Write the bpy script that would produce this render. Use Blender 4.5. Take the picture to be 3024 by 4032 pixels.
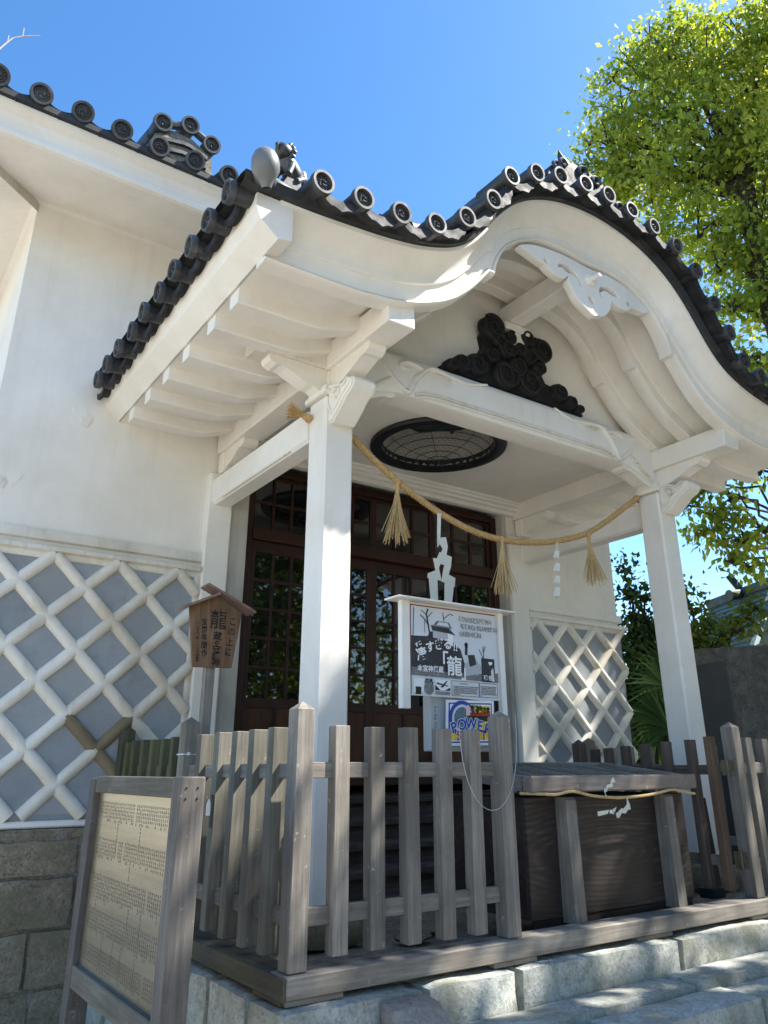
import bpy, bmesh, math, random
import numpy as np
from mathutils import Vector, Matrix, Euler
random.seed(7); np.random.seed(7)
SC = bpy.context.scene
for o in list(bpy.data.objects): bpy.data.objects.remove(o)
COL = SC.collection
R = math.radians

# ---------------------------------------------------------------- camera
cam = bpy.data.cameras.new('camera'); cam_o = bpy.data.objects.new('camera', cam); COL.objects.link(cam_o)
YAW, PITCH, ROLL, F = 0.61200, 0.37700, -0.0044, 3051.53
fw = Vector((math.sin(YAW)*math.cos(PITCH), math.cos(YAW)*math.cos(PITCH), math.sin(PITCH)))
rt = Vector((math.cos(YAW), -math.sin(YAW), 0)); up = rt.cross(fw)
cr, sr = math.cos(ROLL), math.sin(ROLL)
rx, uy = rt*cr + up*sr, up*cr - rt*sr
M = Matrix((rx, uy, -fw)).transposed().to_4x4(); M.translation = (-1.6821, -3.150, 0.7515)
cam_o.matrix_world = M
cam.sensor_fit = 'HORIZONTAL'; cam.sensor_width = 36; cam.lens = 36*F/3024
cam.shift_x = -(1559.55-1512)/3024; cam.shift_y = -(2016-1817.4)/3024
cam.clip_start = 0.05; cam.clip_end = 2000
SC.camera = cam_o

# ---------------------------------------------------------------- sky, sun, exposure
SUN = Vector((1.8, -1.0, 2.45)).normalized()          # towards the sun
w = bpy.data.worlds.new('World'); SC.world = w; w.use_nodes = True
nt = w.node_tree; bg = nt.nodes['Background']
sky = nt.nodes.new('ShaderNodeTexSky'); sky.sky_type = 'NISHITA'; sky.sun_disc = False
sky.sun_elevation = math.asin(SUN.z); sky.sun_rotation = math.atan2(SUN.x, SUN.y)
sky.air_density = 1.0; sky.dust_density = 0.6; sky.ozone_density = 1.6; sky.altitude = 0
hs = nt.nodes.new('ShaderNodeHueSaturation'); hs.inputs['Saturation'].default_value = 1.28; nt.links.new(sky.outputs[0], hs.inputs['Color']); nt.links.new(hs.outputs[0], bg.inputs[0]); bg.inputs[1].default_value = 0.122
sl = bpy.data.lights.new('sun', 'SUN'); sl.energy = 5.0; sl.angle = R(0.53); sl.color = (1.0, 0.955, 0.88)
so = bpy.data.objects.new('sun', sl); COL.objects.link(so); so.rotation_euler = (-SUN).to_track_quat('-Z', 'Y').to_euler()
so.location = (20, -12, 28)
SC.view_settings.view_transform = 'Standard'; SC.view_settings.look = 'None'
SC.view_settings.gamma = 1.0; SC.view_settings.use_curve_mapping = False
SC.view_settings.exposure = 1.42
SC.cycles.max_bounces = 6; SC.cycles.diffuse_bounces = 4; SC.cycles.glossy_bounces = 3; SC.cycles.transmission_bounces = 3; SC.cycles.transparent_max_bounces = 4

# ---------------------------------------------------------------- mesh helpers
class MB:
    def __init__(s): s.v = []; s.f = []
    def add(s, vs, fs):
        n = len(s.v); s.v += [tuple(p) for p in vs]; s.f += [tuple(i+n for i in f) for f in fs]; return s
    def box(s, x0, x1, y0, y1, z0, z1, c=0.0):
        lo, hi = (x0, y0, z0), (x1, y1, z1)
        if c <= 0:
            v = [(a, b, d) for a in (x0, x1) for b in (y0, y1) for d in (z0, z1)]
            return s.add(v, [(0,1,3,2),(4,6,7,5),(0,4,5,1),(2,3,7,6),(0,2,6,4),(1,5,7,3)])
        V = []; I = {}
        for sx in (0,1):
            for sy in (0,1):
                for sz in (0,1):
                    sg = (sx,sy,sz)
                    for ax in range(3):
                        p = [0,0,0]
                        for k in range(3):
                            e = hi[k] if sg[k] else lo[k]
                            p[k] = e if k == ax else (e-c if sg[k] else e+c)
                        I[(sg,ax)] = len(V); V.append(p)
        Fc = []
        for ax in range(3):
            o = [k for k in range(3) if k != ax]
            for sgn in (0,1):
                q = []
                for a,b in ((0,0),(1,0),(1,1),(0,1)):
                    t = [0,0,0]; t[ax]=sgn; t[o[0]]=a; t[o[1]]=b; q.append(I[(tuple(t),ax)])
                Fc.append(q)
            i, j = o
            for a in (0,1):
                for b in (0,1):
                    t0=[0,0,0]; t0[i]=a; t0[j]=b; t1=list(t0); t1[ax]=1
                    Fc.append((I[(tuple(t0),i)],I[(tuple(t0),j)],I[(tuple(t1),j)],I[(tuple(t1),i)]))
        for sx in (0,1):
            for sy in (0,1):
                for sz in (0,1): Fc.append([I[((sx,sy,sz),k)] for k in range(3)])
        return s.add(V, Fc)
    def prism(s, pts, ax, a0, a1):
        """pts: 2-D outline in the two other axes (order x,y,z without ax), extruded along ax"""
        def P(p, a):
            q = list(p); q.insert('xyz'.index(ax), a); return q
        n = len(pts)
        v = [P(p, a0) for p in pts] + [P(p, a1) for p in pts]
        f = [tuple(range(n)), tuple(range(2*n-1, n-1, -1))] + [(i, (i+1)%n, n+(i+1)%n, n+i) for i in range(n)]
        return s.add(v, f)
    def grid(s, rows, closed_u=False, closed_v=False):
        m, n = len(rows), len(rows[0]); v = [p for r in rows for p in r]; f = []
        for i in range(m if closed_u else m-1):
            for j in range(n if closed_v else n-1):
                f.append((i*n+j, i*n+(j+1)%n, ((i+1)%m)*n+(j+1)%n, ((i+1)%m)*n+j))
        return s.add(v, f)
    def tube(s, path, r, n=8, cap=True, closed=False):
        P = [Vector(p) for p in path]; m = len(P)
        rr = r if hasattr(r, '__len__') else [r]*m
        t0 = (P[1]-P[0]).normalized(); a = Vector((0,0,1)) if abs(t0.z) < .9 else Vector((1,0,0))
        nrm = t0.cross(a).normalized(); rows = []
        for i in range(m):
            t = (P[(i+1)%m]-P[i-1]) if closed else (P[min(i+1,m-1)]-P[max(i-1,0)])
            t = t.normalized() if t.length > 1e-9 else t0
            nrm = (nrm - t*nrm.dot(t)); nrm = nrm.normalized() if nrm.length > 1e-6 else t.orthogonal().normalized()
            b = t.cross(nrm)
            rows.append([tuple(P[i] + (nrm*math.cos(2*math.pi*k/n) + b*math.sin(2*math.pi*k/n))*rr[i]) for k in range(n)])
        base = len(s.v); s.grid(rows, closed_u=closed, closed_v=True)
        if cap and not closed:
            s.f.append(tuple(base+k for k in range(n))); s.f.append(tuple(base+(m-1)*n+k for k in range(n-1,-1,-1)))
        return s
    def lathe(s, prof, n=24, axis='y', c=(0,0,0)):
        rows = []
        for r, h in prof:
            row = []
            for k in range(n):
                a = 2*math.pi*k/n; u, v = r*math.cos(a), r*math.sin(a)
                p = {'y': (u, h, v), 'z': (u, v, h), 'x': (h, u, v)}[axis]
                row.append((p[0]+c[0], p[1]+c[1], p[2]+c[2]))
            rows.append(row)
        return s.grid(rows, closed_v=True)
    def xf(s, mat, start=0):
        for i in range(start, len(s.v)): s.v[i] = tuple(mat @ Vector(s.v[i]))
        return s
    def mesh(s, name, smooth=None, recalc=True):
        me = bpy.data.meshes.new(name); me.from_pydata(s.v, [], s.f)
        if recalc:
            bm = bmesh.new(); bm.from_mesh(me); bmesh.ops.recalc_face_normals(bm, faces=bm.faces); bm.to_mesh(me); bm.free()
        if smooth is not None:
            me.shade_smooth()
            try: me.set_sharp_from_angle(angle=R(smooth))
            except Exception: pass
        return me

WL = {}
def link(name, data, m=None, parent=None, loc=(0,0,0), rot=None, **props):
    o = bpy.data.objects.new(name, data); COL.objects.link(o)
    if m is not None and data is not None and len(data.materials) == 0: data.materials.append(m)
    o.location = loc
    if rot is not None: o.rotation_euler = rot
    WL[o] = Vector(loc)
    if parent is not None:
        o.parent = parent; o.matrix_parent_inverse = Matrix.Translation(-WL[parent])
    for k, v in props.items(): o[k] = v
    return o
def part(name, mb, m, parent=None, smooth=None, **props):
    return link(name, mb.mesh(name, smooth), m, parent, **props)
def thing(name, loc, label, cat, group=None, **props):
    o = link(name, None, None, None, loc, label=label, category=cat, **props); o.empty_display_size = .1
    if group: o['group'] = group
    return o
def B(x0,x1,y0,y1,z0,z1,c=0.0): return MB().box(x0,x1,y0,y1,z0,z1,c)
def lerp(x, pts):
    if x <= pts[0][0]: return pts[0][1]
    for (a, b), (c, d) in zip(pts, pts[1:]):
        if x <= c: return b + (d-b)*(x-a)/(c-a)
    return pts[-1][1]
def smooth_tab(pts, n=400):
    x0, x1 = pts[0][0], pts[-1][0]; xs = [x0+(x1-x0)*i/n for i in range(n+1)]
    ys = [lerp(x, pts) for x in xs]; k = max(2, n//40)
    out = []
    for i in range(n+1):
        kk = min(k, i, n-i); out.append((xs[i], sum(ys[i-kk:i+kk+1])/(2*kk+1)))
    return out

# ---------------------------------------------------------------- material helpers
def newmat(name):
    m = bpy.data.materials.new(name); m.use_nodes = True
    return m, m.node_tree, m.node_tree.nodes['Principled BSDF']
def N(nt, t, **kw):
    n = nt.nodes.new(t)
    for k, v in kw.items():
        if k.startswith('i_'):
            key = k[2:]; n.inputs[int(key) if key.isdigit() else key].default_value = v
        else: setattr(n, k, v)
    return n
def pos(nt, scale=(1,1,1), rnd=True, obj=False):
    src = N(nt, 'ShaderNodeTexCoord').outputs['Object'] if obj else N(nt, 'ShaderNodeNewGeometry').outputs['Position']
    mp = N(nt, 'ShaderNodeMapping'); mp.inputs['Scale'].default_value = scale
    nt.links.new(src, mp.inputs['Vector'])
    if rnd:
        oi = N(nt, 'ShaderNodeObjectInfo'); cv = N(nt, 'ShaderNodeVectorMath', operation='SCALE'); cv.inputs[0].default_value = (13.1, 7.7, 19.3)
        nt.links.new(oi.outputs['Random'], cv.inputs['Scale']); nt.links.new(cv.outputs[0], mp.inputs['Location'])
    return mp.outputs[0]
def noise(nt, vec, scale, detail=5, rough=.55, dist=0.0):
    n = N(nt, 'ShaderNodeTexNoise'); n.inputs['Scale'].default_value = scale; n.inputs['Detail'].default_value = detail
    n.inputs['Roughness'].default_value = rough; n.inputs['Distortion'].default_value = dist
    nt.links.new(vec, n.inputs['Vector']); return n.outputs['Fac']
def ramp(nt, fac, stops, interp='LINEAR'):
    r = N(nt, 'ShaderNodeValToRGB'); r.color_ramp.interpolation = interp; e = r.color_ramp.elements
    while len(e) < len(stops): e.new(.5)
    for i, (p, c) in enumerate(stops):
        e[i].position = p; e[i].color = (c if len(c) == 4 else (*c, 1)) if hasattr(c, '__len__') else (c, c, c, 1)
    nt.links.new(fac, r.inputs[0]); return r.outputs[0]
def mix(nt, fac, a, b, mode='MIX'):
    m = N(nt, 'ShaderNodeMix', data_type='RGBA', blend_type=mode)
    for s, val in ((m.inputs[0], fac), (m.inputs[6], a), (m.inputs[7], b)):
        if hasattr(val, 'is_linked') or hasattr(val, 'links'): nt.links.new(val, s)
        else: s.default_value = val if not hasattr(val, '__len__') else ((*val, 1) if len(val) == 3 else val)
    return m.outputs[2]
def bump(nt, bs, h, strength=.3, dist=.01):
    b = N(nt, 'ShaderNodeBump'); b.inputs['Strength'].default_value = strength; b.inputs['Distance'].default_value = dist
    nt.links.new(h, b.inputs['Height']); nt.links.new(b.outputs[0], bs.inputs['Normal'])
def simple(name, col, rough=.6, spec=.5, metal=0.0, var=0.0, vs=8, bmp=0.0):
    m, nt, b = newmat(name); b.inputs['Roughness'].default_value = rough; b.inputs['Metallic'].default_value = metal
    b.inputs['Specular IOR Level'].default_value = spec; b.inputs['Base Color'].default_value = (*col, 1)
    if var:
        f = noise(nt, pos(nt), vs, 4); c = ramp(nt, f, [(.3, tuple(x*(1-var) for x in col)), (.7, tuple(min(1, x*(1+var)) for x in col))])
        nt.links.new(c, b.inputs['Base Color'])
    if bmp: bump(nt, b, noise(nt, pos(nt), vs*4, 4), bmp, .005)
    return m

def plaster(name, base=(.85,.81,.73), dirt=(.53,.46,.34), amt=.30, streak=.14, rough=.75, crack=0.0):
    m, nt, b = newmat(name); p = pos(nt, rnd=False)
    big = noise(nt, p, 1.7, 6, .6, .4); fine = noise(nt, p, 14, 5, .6)
    st = noise(nt, pos(nt, (9,9,.7), False), 1.2, 5, .65)
    c = mix(nt, ramp(nt, big, [(.42, 0.0), (.78, amt)]), base, dirt)
    c = mix(nt, ramp(nt, st, [(.52, 0.0), (.80, streak)]), c, tuple(x*.8 for x in dirt))
    c = mix(nt, ramp(nt, fine, [(.45, 0.0), (.8, .22)]), c, tuple(x*.82 for x in base))
    # hairline cracks in scattered places
    ck = noise(nt, p, 2.3, 4, .6, .9); ckm = noise(nt, p, .9, 3, .5)
    line = ramp(nt, ck, [(.4935, 0.0), (.4985, 1.0), (.5015, 1.0), (.5065, 0.0)])
    c = mix(nt, mix(nt, 1.0, line, ramp(nt, ckm, [(.56, 0.0), (.62, crack)]), 'MULTIPLY'), c, (.22,.17,.11))
    nt.links.new(c, b.inputs['Base Color']); b.inputs['Roughness'].default_value = rough
    b.inputs['Specular IOR Level'].default_value = .3
    bump(nt, b, mix(nt, .5, noise(nt, p, 5, 4), noise(nt, p, 45, 4)), .22, .006)
    return m
def wood(name, axis, dark=(.112,.097,.080), light=(.43,.39,.335), rough=.8, moss=0.0, ring=26, spec=.25, warm=0.0):
    m, nt, b = newmat(name)
    sc = {'x': (1.2,ring,ring), 'y': (ring,1.2,ring), 'z': (ring,ring,1.2)}[axis]
    p = pos(nt, sc); g = noise(nt, p, 1.0, 6, .7, .8); bigp = pos(nt)
    fine = noise(nt, pos(nt, tuple(3.2*x for x in sc)), 1.0, 3, .6)
    c = ramp(nt, mix(nt, .35, g, fine), [(.28, dark), (.52, tuple((a*1.1+d*.9)/2 for a, d in zip(dark, light))), (.74, light)])
    bl = noise(nt, bigp, 2.6, 5, .6)
    c = mix(nt, ramp(nt, bl, [(.40, .55), (.62, 0.0)]), c, tuple(x*1.05 for x in dark))
    oi = N(nt, 'ShaderNodeObjectInfo')
    c = mix(nt, .55, c, ramp(nt, oi.outputs['Random'], [(0, .58), (1, 1.2)]), 'MULTIPLY')
    # white scratches and lichen
    sp = noise(nt, pos(nt, (1,1,1)), 24, 3, .7)
    c = mix(nt, ramp(nt, sp, [(.66, 0.0), (.74, .45)]), c, tuple(min(1, x*1.5) for x in light))
    if moss:
        c = mix(nt, ramp(nt, noise(nt, bigp, 3.2, 5), [(.42, 0.0), (.66, moss)]), c, (.105,.115,.045))
    nt.links.new(c, b.inputs['Base Color']); b.inputs['Roughness'].default_value = rough; b.inputs['Specular IOR Level'].default_value = spec
    bump(nt, b, mix(nt, .5, g, fine), .45, .004)
    return m
def stone(name, cols, scale=6, lichen=None, bmp=.6, fine=60, speck=1.0):
    m, nt, b = newmat(name); p = pos(nt)
    big = noise(nt, p, scale*.35, 5, .6); med = noise(nt, p, scale*3, 6, .65); fn = noise(nt, p, fine, 4, .7)
    c = ramp(nt, mix(nt, .6, big, med), [(.33, cols[0]), (.5, cols[1]), (.68, cols[2])])
    c = mix(nt, ramp(nt, fn, [(.52, 0.0), (.66, .6*speck)]), c, tuple(x*.42 for x in cols[0]))
    c = mix(nt, ramp(nt, fn, [(.30, .45*speck), (.42, 0.0)]), c, tuple(min(.7, x*1.4) for x in cols[2]))
    if lichen: c = mix(nt, ramp(nt, noise(nt, p, scale*.5, 5, .6), [(.45, 0.0), (.62, .6)]), c, lichen)
    oi = N(nt, 'ShaderNodeObjectInfo'); c = mix(nt, .4, c, ramp(nt, oi.outputs['Random'], [(0, .65), (1, 1.1)]), 'MULTIPLY')
    nt.links.new(c, b.inputs['Base Color']); b.inputs['Roughness'].default_value = .88; b.inputs['Specular IOR Level'].default_value = .25
    bump(nt, b, mix(nt, .5, med, fn), bmp, .012)
    return m
def leafmat(name, c0, c1, c2, trans=.45, rough=.5):
    m, nt, b = newmat(name); p = pos(nt, rnd=False)
    at = N(nt, 'ShaderNodeAttribute', attribute_name='shade')
    c = ramp(nt, at.outputs['Fac'], [(0, c0), (.55, c1), (1, c2)])
    nt.links.new(c, b.inputs['Base Color']); b.inputs['Roughness'].default_value = rough; b.inputs['Specular IOR Level'].default_value = .35
    tr = N(nt, 'ShaderNodeBsdfTranslucent'); nt.links.new(mix(nt, 1.0, c, (1.35,1.25,.55), 'MULTIPLY'), tr.inputs[0])
    ms = N(nt, 'ShaderNodeMixShader'); ms.inputs[0].default_value = trans
    nt.links.new(b.outputs[0], ms.inputs[1]); nt.links.new(tr.outputs[0], ms.inputs[2])
    nt.links.new(ms.outputs[0], nt.nodes['Material Output'].inputs[0]); return m

PL   = plaster('white_plaster')
PLC  = plaster('clean_white_plaster', (.86,.825,.755), (.58,.50,.37), .36, .15)
PLD  = plaster('stained_plaster', (.80,.755,.665), (.42,.34,.22), .75, .6, crack=.8)
PLRIB= plaster('lattice_plaster', (.83,.785,.69), (.46,.36,.22), .85, .40)
PLBR = plaster('bare_brown_render', (.26,.20,.12), (.10,.08,.05), .7, .4)
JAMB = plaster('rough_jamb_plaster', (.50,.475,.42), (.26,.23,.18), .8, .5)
WX = wood('grey_wood_x', 'x'); WY = wood('grey_wood_y', 'y'); WZ = wood('grey_wood_z', 'z')
WZM = wood('mossy_wood_z', 'z', (.045,.042,.025), (.20,.19,.115), moss=.85)
WYM = wood('mossy_wood_y', 'y', (.06,.054,.042), (.25,.225,.18), moss=.35)
WZS = wood('side_wood_z', 'z', (.105,.094,.073), (.40,.37,.305), moss=.22)
DBX = wood('dark_box_wood_x', 'x', (.014,.0095,.008), (.092,.062,.050), ring=14, rough=.5)
DBZ = wood('dark_box_wood_z', 'z', (.016,.010,.008), (.085,.055,.043), ring=14, rough=.6)
DOOR = wood('door_wood_z', 'z', (.018,.006,.0035), (.072,.021,.011), rough=.45, ring=18, spec=.4)
DOORX= wood('door_wood_x', 'x', (.018,.006,.0035), (.070,.020,.010), rough=.45, ring=18, spec=.4)
DPAN = wood('door_panel_wood', 'z', (.038,.012,.006), (.14,.048,.018), rough=.45, ring=9, spec=.4)
STEPW= wood('step_wood', 'x', (.035,.026,.020), (.19,.15,.125))
ORW  = wood('orange_wood_z', 'z', (.085,.055,.034), (.27,.185,.125))
SIGNW= wood('sign_board_wood', 'z', (.10,.055,.030), (.33,.20,.115), ring=16)
SIGNR= wood('sign_roof_wood', 'x', (.13,.08,.06), (.46,.34,.29))
GLASS = simple('dark_window_glass', (.004,.005,.006), .02, .5); GLASS.node_tree.nodes['Principled BSDF'].inputs['IOR'].default_value = 1.85
# ---------------------------------------------------------------- roof tile material and pieces
def tilemat(name, base=(.050,.053,.058), rough=.34):
    m, nt, b = newmat(name); p = pos(nt)
    c = ramp(nt, noise(nt, p, 9, 5, .6), [(.35, tuple(x*.55 for x in base)), (.6, base), (.78, tuple(x*2.2 for x in base))])
    c = mix(nt, ramp(nt, noise(nt, p, 3.0, 5), [(.58, 0.0), (.75, .5)]), c, (.085,.078,.052))
    nt.links.new(c, b.inputs['Base Color']); b.inputs['Specular IOR Level'].default_value = .6; b.inputs['Metallic'].default_value = .15
    nt.links.new(ramp(nt, noise(nt, p, 12, 4), [(.3, rough-.06), (.7, rough+.22)]), b.inputs['Roughness'])
    bump(nt, b, noise(nt, p, 40, 4), .15, .004); return m
TILE = tilemat('silver_grey_roof_tile'); RIM = tilemat('tile_face', (.075,.078,.082), .5); TDARK = tilemat('dark_tile', (.028,.029,.031), .5)
TAPR = tilemat('flat_tile', (.030,.031,.033), .58); TAPR.node_tree.nodes['Principled BSDF'].inputs['Metallic'].default_value = 0; TAPR.node_tree.nodes['Principled BSDF'].inputs['Specular IOR Level'].default_value = .3
BALLM = simple('pale_grey_tile', (.15,.155,.155), .45, .5, var=.12, vs=6)
CRUST = stone('mortar', [(.10,.085,.065), (.21,.19,.15), (.34,.32,.27)], 9, bmp=.8)

def disc_meshes(rad=.081, L=.30):
    bar = MB()
    n = 24
    bar.lathe([(rad*.80, L), (rad*.86, .03), (rad*.88, .012), (rad*.88, 0.006)], n)
    rim = MB()
    rim.lathe([(rad*.86,.03), (rad*.985,.026), (rad,.018), (rad,-.004), (rad*.97,-.012), (rad*.76,-.012), (rad*.735,-.008), (rad*.72,.010)], n)
    fc = MB(); fc.lathe([(rad*.725,.008), (rad*.3,.007), (0.0005,.006)], n)
    rel = MB()
    for k in range(14):
        a = 2*math.pi*k/14; c = (rad*.605*math.cos(a), .007, rad*.605*math.sin(a)); r = rad*.066
        rel.lathe([(r,0),(r*.7,-.0045),(0.0003,-.006)], 6, 'y', c)
    for k in range(3):
        a0 = 2*math.pi*k/3; path = []; rr = []
        for i in range(10):
            t = i/9; a = a0 + t*2.6; q = rad*(.18+.26*t); path.append((q*math.cos(a), .004, q*math.sin(a))); rr.append(rad*(.105*(1-t)+.018))
        rel.tube(path, rr, 6)
    return bar.mesh('tile_barrel', 40), rim.mesh('tile_rim', 40), fc.mesh('tile_face', 40), rel.mesh('tile_crest', 50)
D_BAR, D_RIM, D_FACE, D_REL = disc_meshes()
for me, m in ((D_BAR, TILE), (D_RIM, RIM), (D_FACE, TDARK), (D_REL, RIM)): me.materials.append(m)
def joined(meshes, name):
    """one mesh of several, keeping materials"""
    bm = bmesh.new(); mats = []
    out = bpy.data.meshes.new(name)
    for me in meshes:
        base = len(bm.faces); bm.from_mesh(me); bm.faces.ensure_lookup_table()
        mi = len(mats); mats.append(me.materials[0])
        for f in bm.faces[base:]: f.material_index = mi; f.smooth = True
    bm.to_mesh(out); bm.free()
    for m in mats: out.materials.append(m)
    try: out.set_sharp_from_angle(angle=R(40))
    except Exception: pass
    return out
DISC = joined([D_BAR, D_RIM, D_FACE, D_REL], 'round_eave_tile')
def apron_mesh(wd=.20, L=.30):
    """concave flat tile with a hanging scalloped front edge"""
    b = MB(); n = 10; sag = .034
    xs = [(-wd/2 + wd*i/n) for i in range(n+1)]; zz = [sag*((2*x/wd)**2) for x in xs]
    th = .018
    rows = [[(x, y, z) for x, z in zip(xs, zz)] for y in (0, L)] + [[(x, y, z-th) for x, z in zip(xs, zz)] for y in (L, 0)]
    b.grid(rows, closed_u=True)
    drop = [.022+.022*(1-abs(2*x/wd))**.6 + .006*math.cos(6*math.pi*x/wd) for x in xs]
    f = [[(x, -.004, z) for x, z in zip(xs, zz)], [(x, -.004, z-th-d) for x, z, d in zip(xs, zz, drop)],
         [(x, .014, z-th-d) for x, z, d in zip(xs, zz, drop)], [(x, .014, z) for x, z in zip(xs, zz)]]
    b.grid(f, closed_u=True)
    me = b.mesh('flat_eave_tile', 45); me.materials.append(TAPR); return me
APRON = apron_mesh()
APRON2 = apron_mesh(.19, .28)
for v in APRON2.vertices:
    if v.co.z < -.03: v.co.z = -.03+(v.co.z+.03)*.45
# ---------------------------------------------------------------- ground, plinth, steps
from mathutils import noise as mnoise
def rock(x0,x1,y0,y1,z0,z1,amp=.012,seed=0,rd=.03,res=.09,tilt=0.0):
    """rough dressed stone: a subdivided box with rounded, uneven edges"""
    nx,ny,nz = [max(2, min(9, int(round(d/res)))) for d in (x1-x0,y1-y0,z1-z0)]
    bm = bmesh.new(); V = {}
    def vert(i,j,k):
        if (i,j,k) in V: return V[(i,j,k)]
        p = Vector((x0+(x1-x0)*i/nx, y0+(y1-y0)*j/ny, z0+(z1-z0)*k/nz)); c = Vector(((x0+x1)/2,(y0+y1)/2,(z0+z1)/2))
        ed = (i in (0,nx)) + (j in (0,ny)) + (k in (0,nz))
        q = Vector(p)
        if ed >= 2:
            for a,(lo,hi) in enumerate(((x0,x1),(y0,y1),(z0,z1))):
                q[a] += rd*.45*(1 if abs(p[a]-lo) < 1e-6 else (-1 if abs(p[a]-hi) < 1e-6 else 0))*(1.0 if ed == 2 else 1.25)
        s = p*5.0 + Vector((seed*3.7, seed*1.3, seed*.7))
        q += Vector((mnoise.noise(s), mnoise.noise(s+Vector((9,2,5))), mnoise.noise(s+Vector((3,8,1)))))*amp
        q += Vector((mnoise.noise(s*3), mnoise.noise(s*3+Vector((9,2,5))), mnoise.noise(s*3+Vector((3,8,1)))))*amp*.5
        q.z += tilt*(p.y-y0)
        V[(i,j,k)] = bm.verts.new(q); return V[(i,j,k)]
    for i in range(nx):
        for j in range(ny):
            for k in (0,nz): bm.faces.new((vert(i,j,k),vert(i+1,j,k),vert(i+1,j+1,k),vert(i,j+1,k)))
    for i in range(nx):
        for k in range(nz):
            for j in (0,ny): bm.faces.new((vert(i,j,k),vert(i+1,j,k),vert(i+1,j,k+1),vert(i,j,k+1)))
    for j in range(ny):
        for k in range(nz):
            for i in (0,nx): bm.faces.new((vert(i,j,k),vert(i,j+1,k),vert(i,j+1,k+1),vert(i,j,k+1)))
    bmesh.ops.recalc_face_normals(bm, faces=bm.faces)
    me = bpy.data.meshes.new('stone'); bm.to_mesh(me); bm.free(); me.shade_smooth()
    try: me.set_sharp_from_angle(angle=R(50))
    except Exception: pass
    return me
GRAN = stone('pale_mossy_granite', [(.29,.295,.255), (.43,.44,.39), (.60,.605,.55)], 7, (.22,.21,.14))
FOUND = stone('brown_granite', [(.155,.12,.078), (.26,.21,.145), (.38,.325,.24)], 8, (.21,.19,.115), bmp=.9)
PINK = stone('pinkish_granite', [(.24,.20,.16), (.36,.31,.27), (.50,.45,.40)], 10)
GRAV = stone('pale_gravel', [(.33,.295,.24), (.43,.39,.325), (.53,.49,.42)], 3, fine=35)
ground = part('ground', MB().add([(-400,-400,-.8),(400,-400,-.8),(400,400,-.8),(-400,400,-.8)], [(0,1,2,3)]), GRAV, kind='structure')

plinth = part('stone_plinth', B(.05,4.70,.05,2.62,-.79,-.115), CRUST, kind='structure')
jx = [-.075, .62, 1.156, 2.327, 3.30, 4.15, 4.82]
for i in range(len(jx)-1):
    link('stone', rock(jx[i]+.006, jx[i+1]-.006, -.085, .22, -.47, -.098, .010, i, .03), GRAN, plinth)
    link('stone', rock(jx[i]+.006-.2*(i>0), jx[i+1]-.2, -.075, .22, -.80, -.48, .010, i+40, .03), GRAN, plinth)
jy = [.225, .62, 1.35, 2.05, 2.64]
for i in range(len(jy)-1):
    for z0,z1 in ((-.47,-.098),(-.80,-.48)):
        link('stone', rock(-.075, .20, jy[i]+.006, jy[i+1]-.006, z0, z1, .010, i+9, .03), GRAN, plinth)
        link('stone', rock(4.60, 4.82, jy[i]+.006, jy[i+1]-.006, z0, z1, .010, i+19, .03), GRAN, plinth)
# stones that carry the pillars
for x in (.50, 3.90):
    link('base_stone', rock(x-.06, x+.40, .76, 1.18, -.12, .075, .012, int(x*9), .05), FOUND, plinth)
for i,(x,y,s) in enumerate([(1.0,.62,.14),(1.25,.75,.10),(.25,.6,.12)]):
    link('loose_stone', rock(x, x+s*1.6, y, y+s, -.118, -.118+s*.6, .02, 70+i, .05), FOUND, plinth)

steps = thing('stone_steps', (2.2,-.4,-.8), 'worn granite steps below the front of the wooden fence', 'steps')
steps['kind'] = 'structure'; del steps['label']; del steps['category']
for i,(x0,x1,y0,y1,z1) in enumerate([(.66,2.12,-.305,-.088,-.245),(2.13,3.55,-.30,-.088,-.235),(3.56,4.9,-.305,-.088,-.24),
        (.64,1.30,-.56,-.31,-.275),(1.31,2.285,-.55,-.31,-.27),(2.30,3.4,-.555,-.308,-.28),(3.41,4.9,-.55,-.31,-.275),
        (.60,1.9,-.95,-.30,-.50),(1.91,3.2,-.95,-.30,-.505),(3.21,4.9,-.95,-.30,-.50)]):
    link('step_slab', rock(x0,x1,y0,y1,z1-.27,z1,.007,80+i,.014), GRAN, steps)
# sloping cheek stone at the left end of the steps
ck = MB().prism([(-.09,-.115),(-.20,-.13),(-.75,-.52),(-.75,-.80),(-.09,-.80)], 'x', .375, .60)
ckm = ck.mesh('cheek_stone'); bm = bmesh.new(); bm.from_mesh(ckm); bmesh.ops.bevel(bm, geom=bm.edges[:], offset=.007, segments=1, affect='EDGES'); bm.to_mesh(ckm); bm.free(); ckm.shade_smooth()
link('cheek_stone', ckm, PINK, steps)

# ---------------------------------------------------------------- the white storehouse
XW0, XW1, YW = -1.13, 5.53, 2.72
house = thing('storehouse', (2.2,4.5,-.8), 'white plastered storehouse with diamond tile lattice on its lower walls and dark tiled eaves', 'building')
wb = MB()
DX0, DX1, DZ0, DZ1 = .74, 3.86, .58, 3.36
ZT = 5.16
for a in ((XW0,DX0,YW,7.2,.40,ZT), (DX1,XW1,YW,7.2,.40,ZT), (DX0,DX1,YW,7.2,DZ1,ZT), (DX0,DX1,YW+.35,7.2,.40,DZ1), ): wb.box(*a)
wall = part('wall', wb, PL, house)
part('door_sill', B(DX0+.16,DX1-.03,YW+.01,YW+.34,.40,.556), DOORX, house)
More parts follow.
